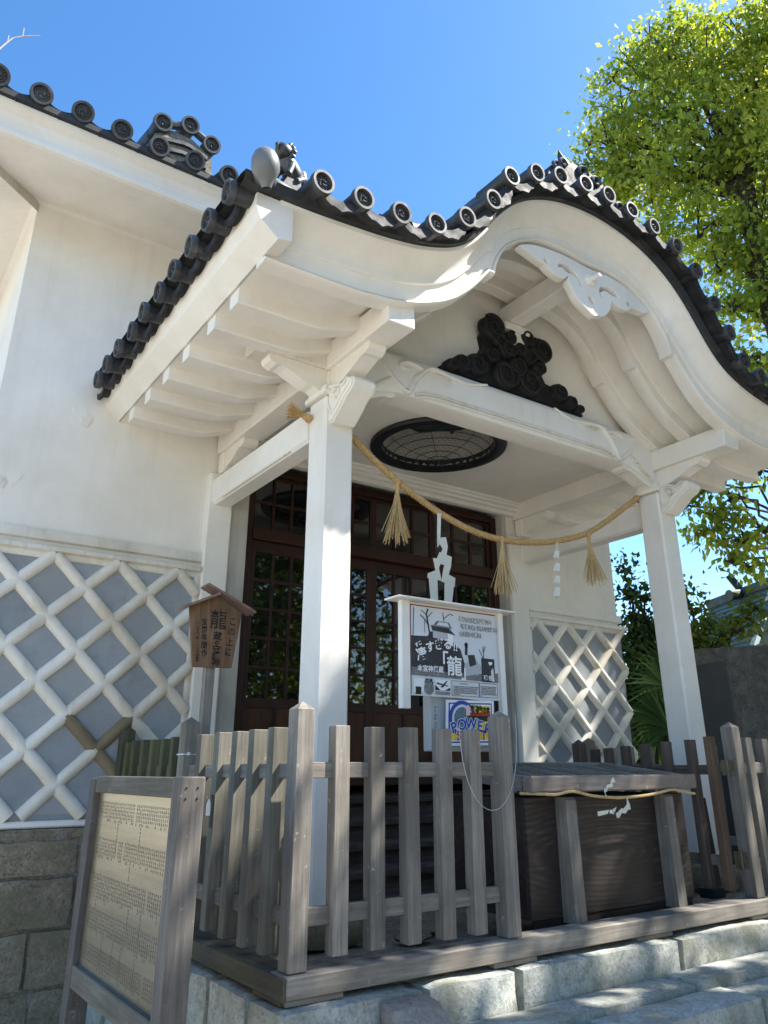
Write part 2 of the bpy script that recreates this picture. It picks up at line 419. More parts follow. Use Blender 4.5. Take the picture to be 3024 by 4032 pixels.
# plaster flaking patches on the left wall (thin proud scabs)
def scab(x, z, r, seed, y=YW-.004, m=None):
    rnd = random.Random(seed); n = 18; pts = []
    for k in range(n):
        a = 2*math.pi*k/n; q = r*(.55+.6*rnd.random()); pts.append((x+q*math.cos(a)*.7, z+q*math.sin(a)))
    link('plaster_flake', MB().prism(pts, 'y', y, y+.006).mesh('plaster_flake'), m or PLC, wall)
scab(-.56,3.30,.10,3); scab(-.50,3.27,.06,5,YW-.008,PLD); scab(-.93,2.72,.08,8); scab(-1.0,2.66,.05,9,YW-.007,PLD)
link('iron_pin', MB().tube([(-.30,YW+.01,3.66),(-.30,YW-.10,3.66)], .006, 6).mesh('iron_pin'), TDARK, wall)
# pilasters
for x0,x1 in ((.515,.73),(3.86,4.085)):
    part('pilaster', B(x0,x1,2.655,YW+.1,.02,3.05,.012), PL, house)
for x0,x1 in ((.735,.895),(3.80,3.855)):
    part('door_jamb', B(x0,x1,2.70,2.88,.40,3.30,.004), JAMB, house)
# string course
for x0,x1 in ((XW0-.03,.515),(4.085,XW1+.03)):
    sc = MB()
    e = .10 if x1 > 5 else 0.0
    sc.prism([(YW+.02,2.365),(2.688,2.36),(2.682,2.29),(2.70,2.283),(YW+.02,2.283)], 'x', x0, x1)
    sc.prism([(YW+.02,2.262),(2.665,2.243),(2.655,2.238),(2.655,2.208),(2.68,2.20),(YW+.02,2.20)], 'x', x0-(.07 if x0<0 else 0), x1+(.06 if x1>5 else 0))
    part('string_course', sc, PLD if x0 < 0 else PL, house)
    part('plinth_band', B(x0,x1,2.675,YW+.02,.403,.445,.01), PLC, house)
# namako lattice: grey square tiles and rounded plaster ridges, each piece on its own
NT = stone('blue_grey_wall_tile', [(.27,.29,.305), (.315,.335,.35), (.37,.385,.395)], 2.0, (.36,.37,.365), bmp=.10, fine=9, speck=.25)
def clip(poly, f):
    out = []
    for i in range(len(poly)):
        a, b = poly[i], poly[(i+1)%len(poly)]; fa, fb = f(a), f(b)
        if fa >= 0: out.append(a)
        if fa*fb < 0: t = fa/(fa-fb); out.append((a[0]+(b[0]-a[0])*t, a[1]+(b[1]-a[1])*t))
    return out
DXN, DZN = .2265, .2195
def lattice(x0, x1, xo, z0, z1, broken={}):
    base = part('lattice_wall', B(x0,x1,2.705,2.75,z0,z1), NT, house)
    i0, i1 = int((x0-xo)/DXN)-2, int((x1-xo)/DXN)+2
    zt = 2.195
    for i in range(i0, i1+1):
        for j in range(-1, 10):
            cx, cz = xo+i*DXN, zt-j*DZN
            if (i+j) % 2:                                # tile centres fall between nodes
                h = .78
                poly = [(cx-DXN*h,cz),(cx,cz-DZN*h),(cx+DXN*h,cz),(cx,cz+DZN*h)]
                for f in (lambda p: p[0]-x0-.005, lambda p: x1-.005-p[0], lambda p: p[1]-z0-.04, lambda p: z1-.005-p[1]): 
                    if poly: poly = clip(poly, f)
                if len(poly) >= 3: link('wall_tile', MB().prism(poly, 'y', 2.697+random.uniform(-.002,.002), 2.72).mesh('wall_tile'), NT, base)
            else:
                for s in (-1, 1):                          # ridge from this node down to the next row
                    ax, az = cx, cz; bx, bz = cx+s*DXN, cz-DZN
                    if (i,j,s) in broken and broken[(i,j,s)] == 'none': continue
                    t0, t1 = 0.0, 1.0
                    for p0, dd, lo, hi in ((ax, bx-ax, x0+.012, x1+(.02 if x1>5 else -.012)), (az, bz-az, z0+.03, z1-.012)):
                        ta, tb = (lo-p0)/dd, (hi-p0)/dd
                        if ta > tb: ta, tb = tb, ta
                        t0, t1 = max(t0, ta), min(t1, tb)
                    if t1-t0 < .08: continue
                    L = math.hypot(bx-ax, bz-az); d = ((bx-ax)/L, (bz-az)/L); nn = (-d[1], d[0])
                    W = .045; rows = []; K = 7; T = 5
                    sd = (i*31+j*17+s*5)
                    for q in range(T+1):
                        t = (t0+(t1-t0)*q/T)*L; row = []
                        for k in range(K+1):
                            a = math.pi*k/K; wob = 1+.12*mnoise.noise(Vector((sd, q*.6, k*.5)))
                            u = -math.cos(a)*W*wob; hh = math.sin(a)*.046*wob
                            row.append((ax+d[0]*t+nn[0]*u, 2.702-hh, az+d[1]*t+nn[1]*u))
                        rows.append(row)
                    mb = MB().grid(rows)
                    n0 = K+1; mb.f.append(tuple(range(n0))); mb.f.append(tuple(range(T*n0, T*n0+n0)))
                    link('plaster_ridge', mb.mesh('plaster_ridge', 60), PLBR if broken.get((i,j,s)) == 'bare' else PLRIB, base)
    # straight borders along the top and the sides
    def rib(ax,az,bx,bz):
        L = math.hypot(bx-ax,bz-az); d=((bx-ax)/L,(bz-az)/L); nn=(-d[1],d[0]); rows=[]
        for q in range(2):
            t=L*q; rows.append([(ax+d[0]*t-nn[0]*math.cos(math.pi*k/6)*.03, 2.704-math.sin(math.pi*k/6)*.022, az+d[1]*t-nn[1]*math.cos(math.pi*k/6)*.03) for k in range(7)])
        link('plaster_ridge', MB().grid(rows).mesh('plaster_ridge', 60), PLRIB, base)
    rib(x0,2.183,x1,2.183)
    rib(x0+.02 if x0>0 else x1-.02, z0, x0+.02 if x0>0 else x1-.02, 2.19)
brk = {(5,5,-1):'bare', (3,5,1):'bare', (4,6,1):'bare'}
XL = -.573-2*DXN
lattice(XW0, .515, XL, .44, 2.205, brk)
lattice(4.085, XW1, 4.19-2*DXN+.004, .44, 2.205)
# right side wall lattice is not seen; its end cap edge is plain plaster
# stone footing under the wall
foot = part('foundation', B(XW0-.05, XW1+.05, 2.660, 7.2, -.80, .398), CRUST, house)
rows = [(.402,.335),(.33,.128),(.120,-.168),(-.176,-.485),(-.493,-.80)]
for r,(z1,z0) in enumerate(rows):
    if r == 0:
        xs = [XW0-.06, -.25, .45, 1.2, 2.3, 3.4, 4.4, 5.1, XW1+.06]
    else:
        xs = [XW0-.06]; 
        while xs[-1] < XW1-.3: xs.append(xs[-1]+random.uniform(.38,.75))
        xs[-1] = XW1+.06
        if r == 1: xs[1:3] = [-.72, -.15+.0]
        if r == 2: xs[1:3] = [-.88, -.155]
        if r == 3: xs[1:3] = [-.85, -.385]
        if r == 4: xs[1:3] = [-.60, -.33]
        xs = sorted(xs)
    for i in range(len(xs)-1):
        if xs[i+1]-xs[i] < .12: continue
        if xs[i] > .2 and xs[i+1] < 4.5 and r > 1: continue
        link('stone', rock(xs[i]+.002, xs[i+1]-.002, 2.63+.02*(r==0)+random.uniform(-.012,.012), 2.9, z0+.001, z1-.001, .014, r*20+i, .016), FOUND, foot)

# main eave: flared soffit, two-step white fascia, tile edge
def eave_sweep(prof, name, m, xa, xb, parent, left=True):
    """prof: list of (distance out from the wall face, z); swept along the left side and the front, mitred at the corner"""
    pts = []
    rows = []
    for d, z in prof:
        rows.append([(XW0-d, 8.5, z), (XW0-d, YW-d, z), (XW1+d, YW-d, z), (XW1+d, 8.5, z)])
    part(name, MB().grid(rows), m, parent)
OUT = .81
eave_sweep([(0,5.06),(.04,5.075),(.25,5.03),(OUT-.02,4.928),(OUT,4.926),(OUT+.022,4.938),(OUT+.030,4.965),(OUT+.024,4.992),(OUT+.004,5.002),(OUT+.002,5.012),(OUT+.012,5.05),(OUT+.040,5.10),(OUT+.085,5.135),(OUT+.10,5.14),(OUT+.102,5.168),(OUT+.02,5.20)], 'eave', PL, 0,0, house)
eave_sweep([(OUT+.02,5.168),(OUT+.135,5.172),(OUT+.14,5.215),(OUT+.10,5.235),(0,5.60),(-2.2,6.9)], 'roof_deck', TDARK, 0,0, house)
part('hip_rafter', MB().add([(-1.10,2.74,4.99),(-1.17,2.67,4.99),(-1.10,2.74,5.08),(-1.17,2.67,5.08),(-1.88,1.94,4.865),(-1.93,1.89,4.865),(-1.88,1.94,4.97),(-1.93,1.89,4.97)],[(0,1,3,2),(4,5,7,6),(0,1,5,4),(2,3,7,6),(0,2,6,4),(1,3,7,5)]).xf(Matrix.Identity(4)), PLD, house)
mroof = part('main_roof', B(XW0+.5,XW1-.5,4.6,5.0,6.6,6.75), TILE, house)
x = -1.63
k = 0
while x < XW1+OUT:
    link('round_eave_tile', DISC, None, mroof, (x, YW-OUT-.165, 5.262+.02*max(0,-x-.9)+random.uniform(-.006,.006)), (R(20+random.uniform(-3,3)),R(random.uniform(-20,20)),R(random.uniform(-3,3)))); 
    link('flat_eave_tile', APRON, None, mroof, (x+.145, YW-OUT-.13, 5.225), (R(20),0,0))
    if -2 < x < 6.4:
        y0, y1 = YW-OUT+.1, 5.0
        link('tile_row', MB().tube([(x,y0,5.345),(x,y1,5.345+(y1-y0)*.45)], .066, 10).mesh('tile_row', 40), TILE, mroof)
    x += .288
y = YW-OUT+.2
while y < 7:
    link('round_eave_tile', DISC, None, mroof, (XW0-OUT-.165, y, 5.27), (R(20),0,R(-90))); y += .288
# end of a descending ridge, three round tiles over a plastered face
rg = MB().prism([(-.44,5.45),(-.44,5.72),(-.30,5.83),(-.12,5.83),(.06,5.72),(.10,5.45)], 'y', 2.13, 3.2)
rdg = part('ridge_end', rg, CRUST, mroof)
for (x,z,q) in ((-.395,5.825,.0),(-.165,5.925,.0),(.04,5.82,.0)):
    link('round_ridge_tile', DISC, None, rdg, (x,2.08,z), (R(14),0,0)); 
    link('ridge_tile', MB().tube([(x,2.3,z+.05),(x,3.3,z+.42)], .07, 10).mesh('ridge_tile', 40), TILE, rdg)
link('ridge_tile', MB().tube([(-.395,2.11,5.845),(-.30,2.11,5.87),(-.165,2.12,5.94),(-.06,2.11,5.88),(.04,2.11,5.84)], .035, 8).mesh('ridge_tile', 40), TILE, rdg)
for z0 in (5.56,5.66):
    link('ridge_tile', MB().prism([(-.40,z0),(-.20,z0+.05),(-.14,z0+.05),(.02,z0),(.02,z0+.035),(-.14,z0+.085),(-.20,z0+.085),(-.40,z0+.035)], 'y', 2.10, 2.14).mesh('ridge_tile'), TILE, rdg)

# ---------------------------------------------------------------- the dark glazed doors
door = part('door_frame', B(.90,.985,2.80,2.93,.56,3.26,.006), DOOR, house)
for q in ((3.745,3.83,2.80,2.93,.56,3.26),(.985,3.745,2.80,2.93,3.20,3.27),(.985,3.745,2.79,2.93,2.585,2.695),(.90,3.83,2.74,2.95,.545,.558)): link('frame_member', B(*q,.005).mesh('frame_member'), DOORX if q[1]-q[0] > 1 else DOOR, door)
room = part('unlit_room_panel', B(.92,3.82,2.96,3.06,.5,3.3), simple('unlit_room_black', (.006,.005,.005), .9, .1), house)  # near-black slab painted to stand in for the unlit room behind the doors
def glazed(x0,x1,z0,z1,nx,nz,y,parent,st=.055):
    f = part('door_leaf' if z0 < 2 else 'transom_window', B(x0,x0+st,y,y+.035,z0,z1,.004), DOOR, parent)
    link('stile', B(x1-st,x1,y,y+.035,z0,z1,.004).mesh('stile'), DOOR, f)
    xs = [x0+st+(x1-x0-2*st)*i/nx for i in range(nx+1)]
    zs0 = 1.285 if z0 < 2 else z0+.02; zs1 = z1-.10 if z0 < 2 else z1-.02
    for za,zb in ([(zs1,z1),(zs0-(.075 if z0<2 else .02),zs0)] + ([(z0,z0+.07)] if z0 < 2 else [])):
        link('rail', B(x0+st,x1-st,y+.001,y+.034,za,zb,.003).mesh('rail'), DOORX, f)
    for i in range(1,nx): link('muntin', B(xs[i]-.011,xs[i]+.011,y+.003,y+.03,zs0,zs1).mesh('muntin'), DOOR, f)
    for j in range(1,nz):
        zz = zs0+(zs1-zs0)*j/nz; link('muntin', B(x0+st,x1-st,y+.005,y+.028,zz-.011,zz+.011).mesh('muntin'), DOORX, f)
    for i in range(nx):
        for j in range(nz):
            za, zb = zs0+(zs1-zs0)*j/nz, zs0+(zs1-zs0)*(j+1)/nz
            c = (xs[i]+xs[i+1])/2; tx, tz = random.uniform(-.006,.006), random.uniform(-.006,.006)
            me = MB().add([(xs[i],y+.018+tx*.1,za),(xs[i+1],y+.018-tx*.1,za),(xs[i+1],y+.018-tx*.1+tz*.1,zb),(xs[i],y+.018+tx*.1+tz*.1,zb)], [(0,1,2,3)])
            link('pane', me.mesh('pane'), GLASS, f)
    if z0 < 2:
        xm = (x0+x1)/2
        for a,b in ((x0+st,xm-.012),(xm+.012,x1-st)): link('lower_panel', B(a,b,y+.012,y+.026,z0+.07,1.21).mesh('lower_panel'), DPAN, f)
        link('rail', B(xm-.012,xm+.012,y+.002,y+.034,z0+.07,1.21).mesh('rail'), DOOR, f)
for x0,x1,yy in ((.985,1.625,2.83),(1.615,2.262,2.868),(2.256,2.98,2.868),(2.97,3.745,2.83)):
    glazed(x0,x1,.615,2.585,3,5,yy,house)
for x0,x1 in ((.985,1.60),(1.60,2.262),(2.262,2.98),(2.98,3.745)):
    glazed(x0,x1,2.695,3.20,3,2,2.85,house,.035)
# wooden stairs up to the doors
st = thing('wooden_stairs', (2.3,1.9,-.1), 'dark weathered wooden stairs behind the fence leading up to the glazed doors', 'stairs')
for i,(z,y) in enumerate(((.545,2.42),(.40,2.20),(.255,1.98),(.11,1.76))):
    part('tread', B(1.02,3.72,y,y+.30,z-.05,z,.006), STEPW, st)
    part('riser', B(1.04,3.70,y+.05,y+.075,z-.20,z-.05), STEPW, st)
for x in (.99,3.72): part('stringer', MB().prism([(1.74,-.115),(2.62,-.115),(2.62,.56),(2.40,.56),(1.74,.12)], 'x', x, x+.045), STEPW, st)
# ---------------------------------------------------------------- the porch with its undulating gable
XC = 2.368
porch = thing('entrance_porch', (XC,.95,-.1), 'white plastered entrance porch with undulating curved gable and dark tiled roof', 'porch')
LOWP = [(0,4.366),(.1,4.374),(.25,4.386),(.4,4.372),(.5,4.350),(.58,4.315),(.66,4.272),(.74,4.218),(.80,4.165),(.86,4.090),(.90,4.02),(.93,3.955),(.945,3.90),(.952,3.862),
        (1.0,3.862),(1.05,3.80),(1.12,3.715),(1.2,3.628),(1.3,3.540),(1.4,3.476),(1.5,3.428),(1.6,3.388),(1.7,3.358),(1.8,3.334),(2.0,3.310),(2.2,3.300),(2.63,3.296)]
TOPP = smooth_tab([(0,4.684),(.1,4.680),(.2,4.671),(.3,4.655),(.4,4.632),(.5,4.602),(.6,4.562),(.7,4.512),(.8,4.450),(.9,4.369),(1.0,4.262),(1.1,4.135),(1.2,3.995),(1.3,3.885),(1.4,3.806),(1.5,3.754),(1.6,3.716),(1.7,3.686),(1.8,3.662),(2.0,3.630),(2.2,3.610),(2.4,3.592),(2.6,3.582),(2.8,3.582),(3.0,3.584)])
def low(u): return lerp(abs(u), LOWP)
def top(u): return lerp(abs(u), TOPP)
US = sorted(set([round(-2.63+5.26*i/150,4) for i in range(151)] + [s*x for s in (-1,1) for x in (.94,.948,.952,.985,1.0,1.01)]))
# bargeboard: lower bead, flat band, step, cavetto up to the lip
secs = [(0,.20),(0,.112),(.015,.094),(.045,.082),(.08,.090),(.098,.104),(.103,.122),(.125,.124),(.14,.112),(.46,.106),(.466,.086),(.50,.082),(.58,.082),(.68,.070),(.78,.045),(.86,.012),(.91,-.022),(.925,-.05),(.93,-.062),(1.0,-.068),(1.0,.20)]
rows = []
for u in US:
    a, b = low(u), top(u)
    rows.append([(XC+u, y, a+(b-a)*f) for f, y in secs])
hb = MB().grid(rows)
n = len(secs); hb.f.append(tuple(range(n))); hb.f.append(tuple(range((len(US)-1)*n, len(US)*n)))
hafu = part('bargeboard', hb, PLC, porch, 38)
# curved ribs and the boarded soffit behind the bargeboard
def ribz(u):
    a = abs(u); t = min(1, max(0, (a-1.55)/.5)); return low(u)*1.0 + .055*(1-t) - .062*t
def soffz(u):
    a = abs(u); t = min(1, max(0, (a-1.55)/.5)); return lerp(a, SOFP)
SOFP = smooth_tab([(u, lerp(u, LOWP)+ .17*(1-min(1,max(0,(u-1.55)/.5))) + .030*min(1,max(0,(u-1.55)/.5))) for u in [x*.05 for x in range(54)]], 300)
us = [-2.62+5.24*i/120 for i in range(121)]
part('soffit', MB().grid([[(XC+u, .19, soffz(u)), (XC+u, 2.72, soffz(u))] for u in us] ), PL, porch, 40)
def rib(y0, y1, ua, ub, name='curved_rib'):
    uu = [u for u in sorted(set([ua+(ub-ua)*i/70 for i in range(71)] + [s*x for s in (-1,1) for x in (.952,1.0)])) if ua <= u <= ub]
    g = [[(XC+u,y0,soffz(u)+.01),(XC+u,y0,ribz(u)+.008),(XC+u,y0+.008,ribz(u)),(XC+u,y1-.008,ribz(u)),(XC+u,y1,ribz(u)+.008),(XC+u,y1,soffz(u)+.01)] for u in uu]
    b = MB().grid(g); b.f.append(tuple(range(6))); b.f.append(tuple(range((len(uu)-1)*6, len(uu)*6)))
    part(name, b, PL, porch, 40)
for y in (.46, .80): rib(y, y+.12, -2.615, 2.615)
for y in (1.22, 1.60, 1.98, 2.36):
    rib(y, y+.12, -2.615, -1.55, 'rafter'); rib(y, y+.12, 1.55, 2.615, 'rafter')
# side eave boards
for s in (-1, 1):
    X = lambda u: XC + s*u
    b = MB().prism([(X(2.55),3.352),(X(2.63),3.335),(X(2.735),3.42),(X(2.745),3.44),(X(2.765),3.50),(X(2.765),3.575),(X(2.55),3.58)], 'y', -.06, 2.72)
    part('eave_board', b, PL, porch)
# gable wall behind the ribs
gp = [(XC-1.62,3.40)] + [(XC+u, soffz(u)+.02) for u in [-1.62+3.24*i/60 for i in range(61)]] + [(XC+1.62,3.40)]
part('gable_wall', MB().prism(gp, 'y', .985, 1.05), PL, porch)

# pillars and the timbers they carry, all plastered white
for x0 in (.561, 3.957):
    p = part('pillar', B(x0,x0+.2186,.843,1.0616,.07,3.035,.016), PLC, porch)
    part('capital_plate', MB().box(x0-.025,x0+.244,.818,1.087,3.037,3.075,.006).box(x0-.01,x0+.229,.833,1.072,3.075,3.105,.006), PL, porch)
    part('capital_block', B(x0+.03,x0+.19,.87,1.03,3.105,3.236,.008), PL, porch)
for x0 in (.57, 3.966):
    part('side_beam', B(x0,x0+.20,.135,2.70,3.238,3.42,.006), PL, porch)
    part('tie_beam', MB().prism([(x0-.022 if x0<1 else x0+.052,2.984),(x0+.148 if x0<1 else x0+.222,2.984),(x0+.148 if x0<1 else x0+.222,2.79),(x0+.126 if x0<1 else x0+.20,2.768),(x0+.0 if x0<1 else x0+.074,2.768),(x0-.022 if x0<1 else x0+.052,2.79)], 'y', 1.055, 2.66), PLC, porch)
# moulded lower arris of the tie beams
for xx in (.553, 4.183): part('bead', MB().tube([(xx,1.3,2.782),(xx,2.45,2.782)], .008, 6), PLD, porch)
# cross arms that reach outward under the eaves
for xa,xb in ((.065,.575),(4.161,4.671)): part('cross_arm', B(xa,xb,.86,1.05,3.238,3.43,.006), PLD, porch)
# wave-shaped corbels
def corbel(L, h, w):
    pr = [(0,0),(L,0),(L+.005,-.018),(L-.01,-.045),(L-.05,-.062),(L-.085,-.058),(L-.12,-.068),(L*.45,-.115),(L*.32,-.135),(L*.22,-.14),(L*.12,-.165),(0,-.175)]
    pr = [(a, b*h/.175) for a, b in pr]
    return MB().prism(pr, 'x', -w/2, w/2)
def put(mb, name, loc, rz, m=PL, sm=None):
    return part(name, mb.xf(Matrix.Translation(loc) @ Matrix.Rotation(rz,4,'Z')), m, porch)
for xc_ in (.67, 4.066):
    put(corbel(.48,.19,.125), 'corbel', (xc_,.875,3.24), R(180))
    put(corbel(.42,.19,.125), 'corbel', (xc_,2.655,3.24), R(180))
    sgn = -1 if xc_ < 1 else 1
    put(corbel(.42,.18,.125), 'corbel', (xc_+sgn*.08,.955,3.24), R(90) if sgn < 0 else R(-90))
    put(corbel(.40,.18,.125), 'corbel', (xc_-sgn*.08,.955,3.24), R(-90) if sgn < 0 else R(90))
    part('capital_block', B(xc_-.08,xc_+.08,2.60,2.70,3.05,3.236,.008), PL, porch)
# carved nose ends on the pillars
def nose(x0):
    pr = [(.85,2.828),(.79,2.822),(.70,2.885),(.63,2.945),(.575,2.965),(.545,2.995),(.54,3.03),(.56,3.058),(.60,3.066),(.64,3.05),(.70,3.06),(.76,3.085),(.85,3.10)]
    me = MB().prism(pr, 'x', x0+.02, x0+.198).mesh('nose_carving')
    bm = bmesh.new(); bm.from_mesh(me)
    bmesh.ops.bevel(bm, geom=[e for e in bm.edges if abs((e.verts[0].co-e.verts[1].co).x) < 1e-4], offset=.012, segments=2, affect='EDGES'); bm.to_mesh(me); bm.free(); me.shade_smooth()
    try: me.set_sharp_from_angle(angle=R(35))
    except Exception: pass
    nz = link('nose_carving', me, PL, porch)
    for sx, xx in ((-1, x0+.016), (1, x0+.202)):
        sp = []
        for i in range(26):
            t = i/25; a = .6+t*5.4; r = .048*(1-.8*t); sp.append((xx, .735+r*math.cos(a)*1.05, 2.99+r*math.sin(a)))
        link('scroll', MB().tube(sp, [.014*(1-.4*i/25) for i in range(26)], 6).mesh('scroll', 50), PLD, nz)
        link('scroll', MB().tube([(xx,.83,2.94),(xx,.80,2.89),(xx,.74,2.915),(xx,.70,2.955),(xx,.65,2.98),(xx,.60,3.01),(xx,.575,3.04),(xx,.60,3.055),(xx,.66,3.03),(xx,.72,3.055),(xx,.78,3.07),(xx,.84,3.085)], .012, 6).mesh('scroll', 50), PL, nz)
nose(.561); nose(3.957)
# rainbow beam across the front, with its moulded lower edge and carved ends
zb = lambda x: 3.215 if 1.15 < x < 3.585 else 3.215-.085*min(1,(1.15-x if x <= 1.15 else x-3.585)/.35)
xs = [.775+(3.965-.775)*i/60 for i in range(61)]
rows = []
for x in xs:
    b = zb(x); e = min((x-.775)/.4, (3.965-x)/.4, 1.0); ins = .0 if 1.4 < x < 3.34 else 0.0
    rows.append([(x,1.06,b),(x,.90,b),(x,.868,b+.012),(x,.858,b+.05),(x,.858,3.48),(x,.872,3.525),(x,.905,3.556),(x,1.06,3.556)])
kb = MB().grid(rows, closed_v=True); kb.f.append(tuple(range(8))); kb.f.append(tuple(range(60*8, 61*8)))
kor = part('rainbow_beam', kb, PLC, porch, 50)
# slim moulding framing the lower edge
mold = [(1.30,.853,3.245),(1.38,.853,3.275),(1.50,.853,3.288),(2.368,.853,3.292),(3.24,.853,3.288),(3.36,.853,3.275),(3.44,.853,3.245)]
link('moulding', MB().tube(mold, .011, 6).mesh('moulding', 50), PLD, kor)
link('moulding', MB().tube([(x,y-.002,z-.028) for x,y,z in mold], .008, 6).mesh('moulding', 50), PLC, kor)
for s in (0, 1):
    mx = (lambda x: x) if s == 0 else (lambda x: 2*XC-x)
    def sw(pts, rr, m=PLC):
        P = [Vector((mx(a), .856, b)) for a, b in pts]; Q = []
        for i in range(len(P)-1):
            for k in range(5):
                t = k/5; p0, p1, p2, p3 = P[max(i-1,0)], P[i], P[i+1], P[min(i+2,len(P)-1)]
                Q.append(.5*((2*p1)+(p2-p0)*t+(2*p0-5*p1+4*p2-p3)*t*t+(3*p1-p0-3*p2+p3)*t**3))
        Q.append(P[-1]); r = [rr*(.35+.65*math.sin(math.pi*min(1,max(0,i/(len(Q)-1))))) for i in range(len(Q))]
        link('carved_vine', MB().tube(Q, r, 6).mesh('carved_vine', 60), m, kor)
    sw([(.99,3.46),(1.09,3.34),(1.23,3.245),(1.29,3.34),(1.36,3.43),(1.45,3.495),(1.60,3.485),(1.80,3.475),(2.0,3.525)], .026)
    sw([(1.23,3.25),(1.30,3.38),(1.37,3.45),(1.33,3.475),(1.24,3.485),(1.17,3.455),(1.20,3.43),(1.27,3.44)], .021)
    sw([(1.45,3.49),(1.52,3.455),(1.58,3.462),(1.64,3.445)], .017, PLD)
    sw([(.84,3.16),(.93,3.20),(1.02,3.27),(1.10,3.33)], .018, PLD)
# ceiling and the cornice along the door wall
ceil = MB()
RC = (2.24, 1.79); RR = .50
n = 48; ring_in = [(RC[0]+RR*math.cos(2*math.pi*k/n), RC[1]+RR*math.sin(2*math.pi*k/n)) for k in range(n)]
def edge(a):
    c, s = math.cos(a), math.sin(a); t = 1e9
    for d, lo, hi, o in ((c,.76,3.98,RC[0]),(s,1.05,2.74,RC[1])):
        if d > 1e-9: t = min(t, (hi-o)/d)
        elif d < -1e-9: t = min(t, (lo-o)/d)
    return (RC[0]+t*c, RC[1]+t*s)
angs = sorted([2*math.pi*k/n for k in range(n)] + [math.atan2(y-RC[1], x-RC[0]) % (2*math.pi) for x in (.76,3.98) for y in (1.05,2.74)])
ceil.grid([[(RC[0]+RR*math.cos(a), RC[1]+RR*math.sin(a), 3.405) for a in angs], [(*edge(a), 3.405) for a in angs], [(*edge(a), 3.46) for a in angs], [(RC[0]+RR*math.cos(a), RC[1]+RR*math.sin(a), 3.46) for a in angs]], closed_u=True, closed_v=True)
part('ceiling', ceil, PL, porch)
part('cornice', MB().prism([(2.72,3.404),(2.56,3.404),(2.565,3.385),(2.585,3.375),(2.59,3.355),(2.62,3.345),(2.625,3.32),(2.66,3.31),(2.665,3.275),(2.72,3.27)], 'x', .74, 3.99), PL, porch)

# ridge purlin end and strut in the gable
part('ridge_purlin', B(XC-.075,XC+.075,.20,1.0,4.20,4.38,.008), PL, porch)
part('ridge_strut', MB().box(XC-.085,XC+.085,.86,.99,3.98,4.205,.008).box(XC-.14,XC+.14,.84,.99,4.12,4.19,.01), PL, porch)

# ---------------------------------------------------------------- hanging gable pendant (flat carved board)
def shape2d(splines, y0, y1, name, m, parent, bev=.004):
    cu = bpy.data.curves.new(name, 'CURVE'); cu.dimensions = '2D'; cu.fill_mode = 'BOTH'; cu.extrude = (y1-y0)/2-bev; cu.bevel_depth = bev; cu.bevel_resolution = 1
    for pts in splines:
        sp = cu.splines.new('POLY'); sp.points.add(len(pts)-1); sp.use_cyclic_u = True
        for q, (a, b) in zip(sp.points, pts): q.co = (a, b, 0, 1)
    o = bpy.data.objects.new(name, cu); me = bpy.data.meshes.new_from_object(o); bpy.data.objects.remove(o)
    me.transform(Matrix.Translation((0,(y0+y1)/2,0)) @ Matrix.Rotation(R(90),4,'X')); me.name = name
    return link(name, me, m, parent)
def sm(pts, it=2):
    for _ in range(it):
        q = []
        for i in range(len(pts)):
            a, b = pts[i], pts[(i+1)%len(pts)]; q += [(a[0]*.75+b[0]*.25, a[1]*.75+b[1]*.25), (a[0]*.25+b[0]*.75, a[1]*.25+b[1]*.75)]
        pts = q
    return pts
PEND = [[(1.683, 4.229), (1.806, 4.284), (1.958, 4.311), (2.114, 4.325), (2.252, 4.327), (2.352, 4.318), (2.455, 4.318), (2.584, 4.335), (2.712, 4.335), (2.841, 4.314), (2.967, 4.266), (3.07, 4.209), (3.086, 4.172), (3.013, 4.145), (2.951, 4.148), (2.899, 4.138), (2.872, 4.142), (2.857, 4.121), (2.826, 4.101), (2.759, 4.089), (2.685, 4.1), (2.647, 4.128), (2.638, 4.149), (2.632, 4.089), (2.61, 4.031), (2.571, 3.98), (2.512, 3.932), (2.47, 3.927), (2.416, 3.9), (2.387, 3.909), (2.34, 3.932), (2.284, 3.96), (2.239, 3.991), (2.206, 4.043), (2.165, 4.099), (2.165, 4.139), (2.185, 4.168), (2.162, 4.161), (2.138, 4.135), (2.108, 4.109), (2.05, 4.11), (1.977, 4.128), (1.937, 4.154), (1.924, 4.167), (1.901, 4.166), (1.833, 4.181), (1.762, 4.199), (1.7, 4.212)], [(2.048, 4.214), (2.085, 4.241), (2.144, 4.254), (2.212, 4.24), (2.276, 4.2), (2.307, 4.147), (2.299, 4.109), (2.269, 4.105), (2.279, 4.144), (2.253, 4.174), (2.205, 4.186), (2.159, 4.176), (2.123, 4.196), (2.1, 4.207), (2.069, 4.188)], [(2.509, 4.192), (2.544, 4.216), (2.6, 4.233), (2.674, 4.232), (2.735, 4.204), (2.738, 4.174), (2.696, 4.17), (2.647, 4.163), (2.614, 4.175), (2.571, 4.181), (2.526, 4.149), (2.53, 4.107), (2.506, 4.096), (2.495, 4.137)], [(2.365, 4.059), (2.4, 4.078), (2.437, 4.049), (2.439, 4.007), (2.398, 3.991), (2.362, 4.021)], [(2.815, 4.165), (2.853, 4.192), (2.882, 4.181), (2.878, 4.158), (2.844, 4.142), (2.82, 4.143)], [(1.908, 4.212), (1.93, 4.222), (1.957, 4.205), (1.973, 4.179), (1.958, 4.17), (1.93, 4.18), (1.916, 4.176)]]
pend = shape2d([sm(p, 2 if i else 1) for i, p in enumerate(PEND)], .085, .150, 'gable_pendant', PLC, porch, .005)
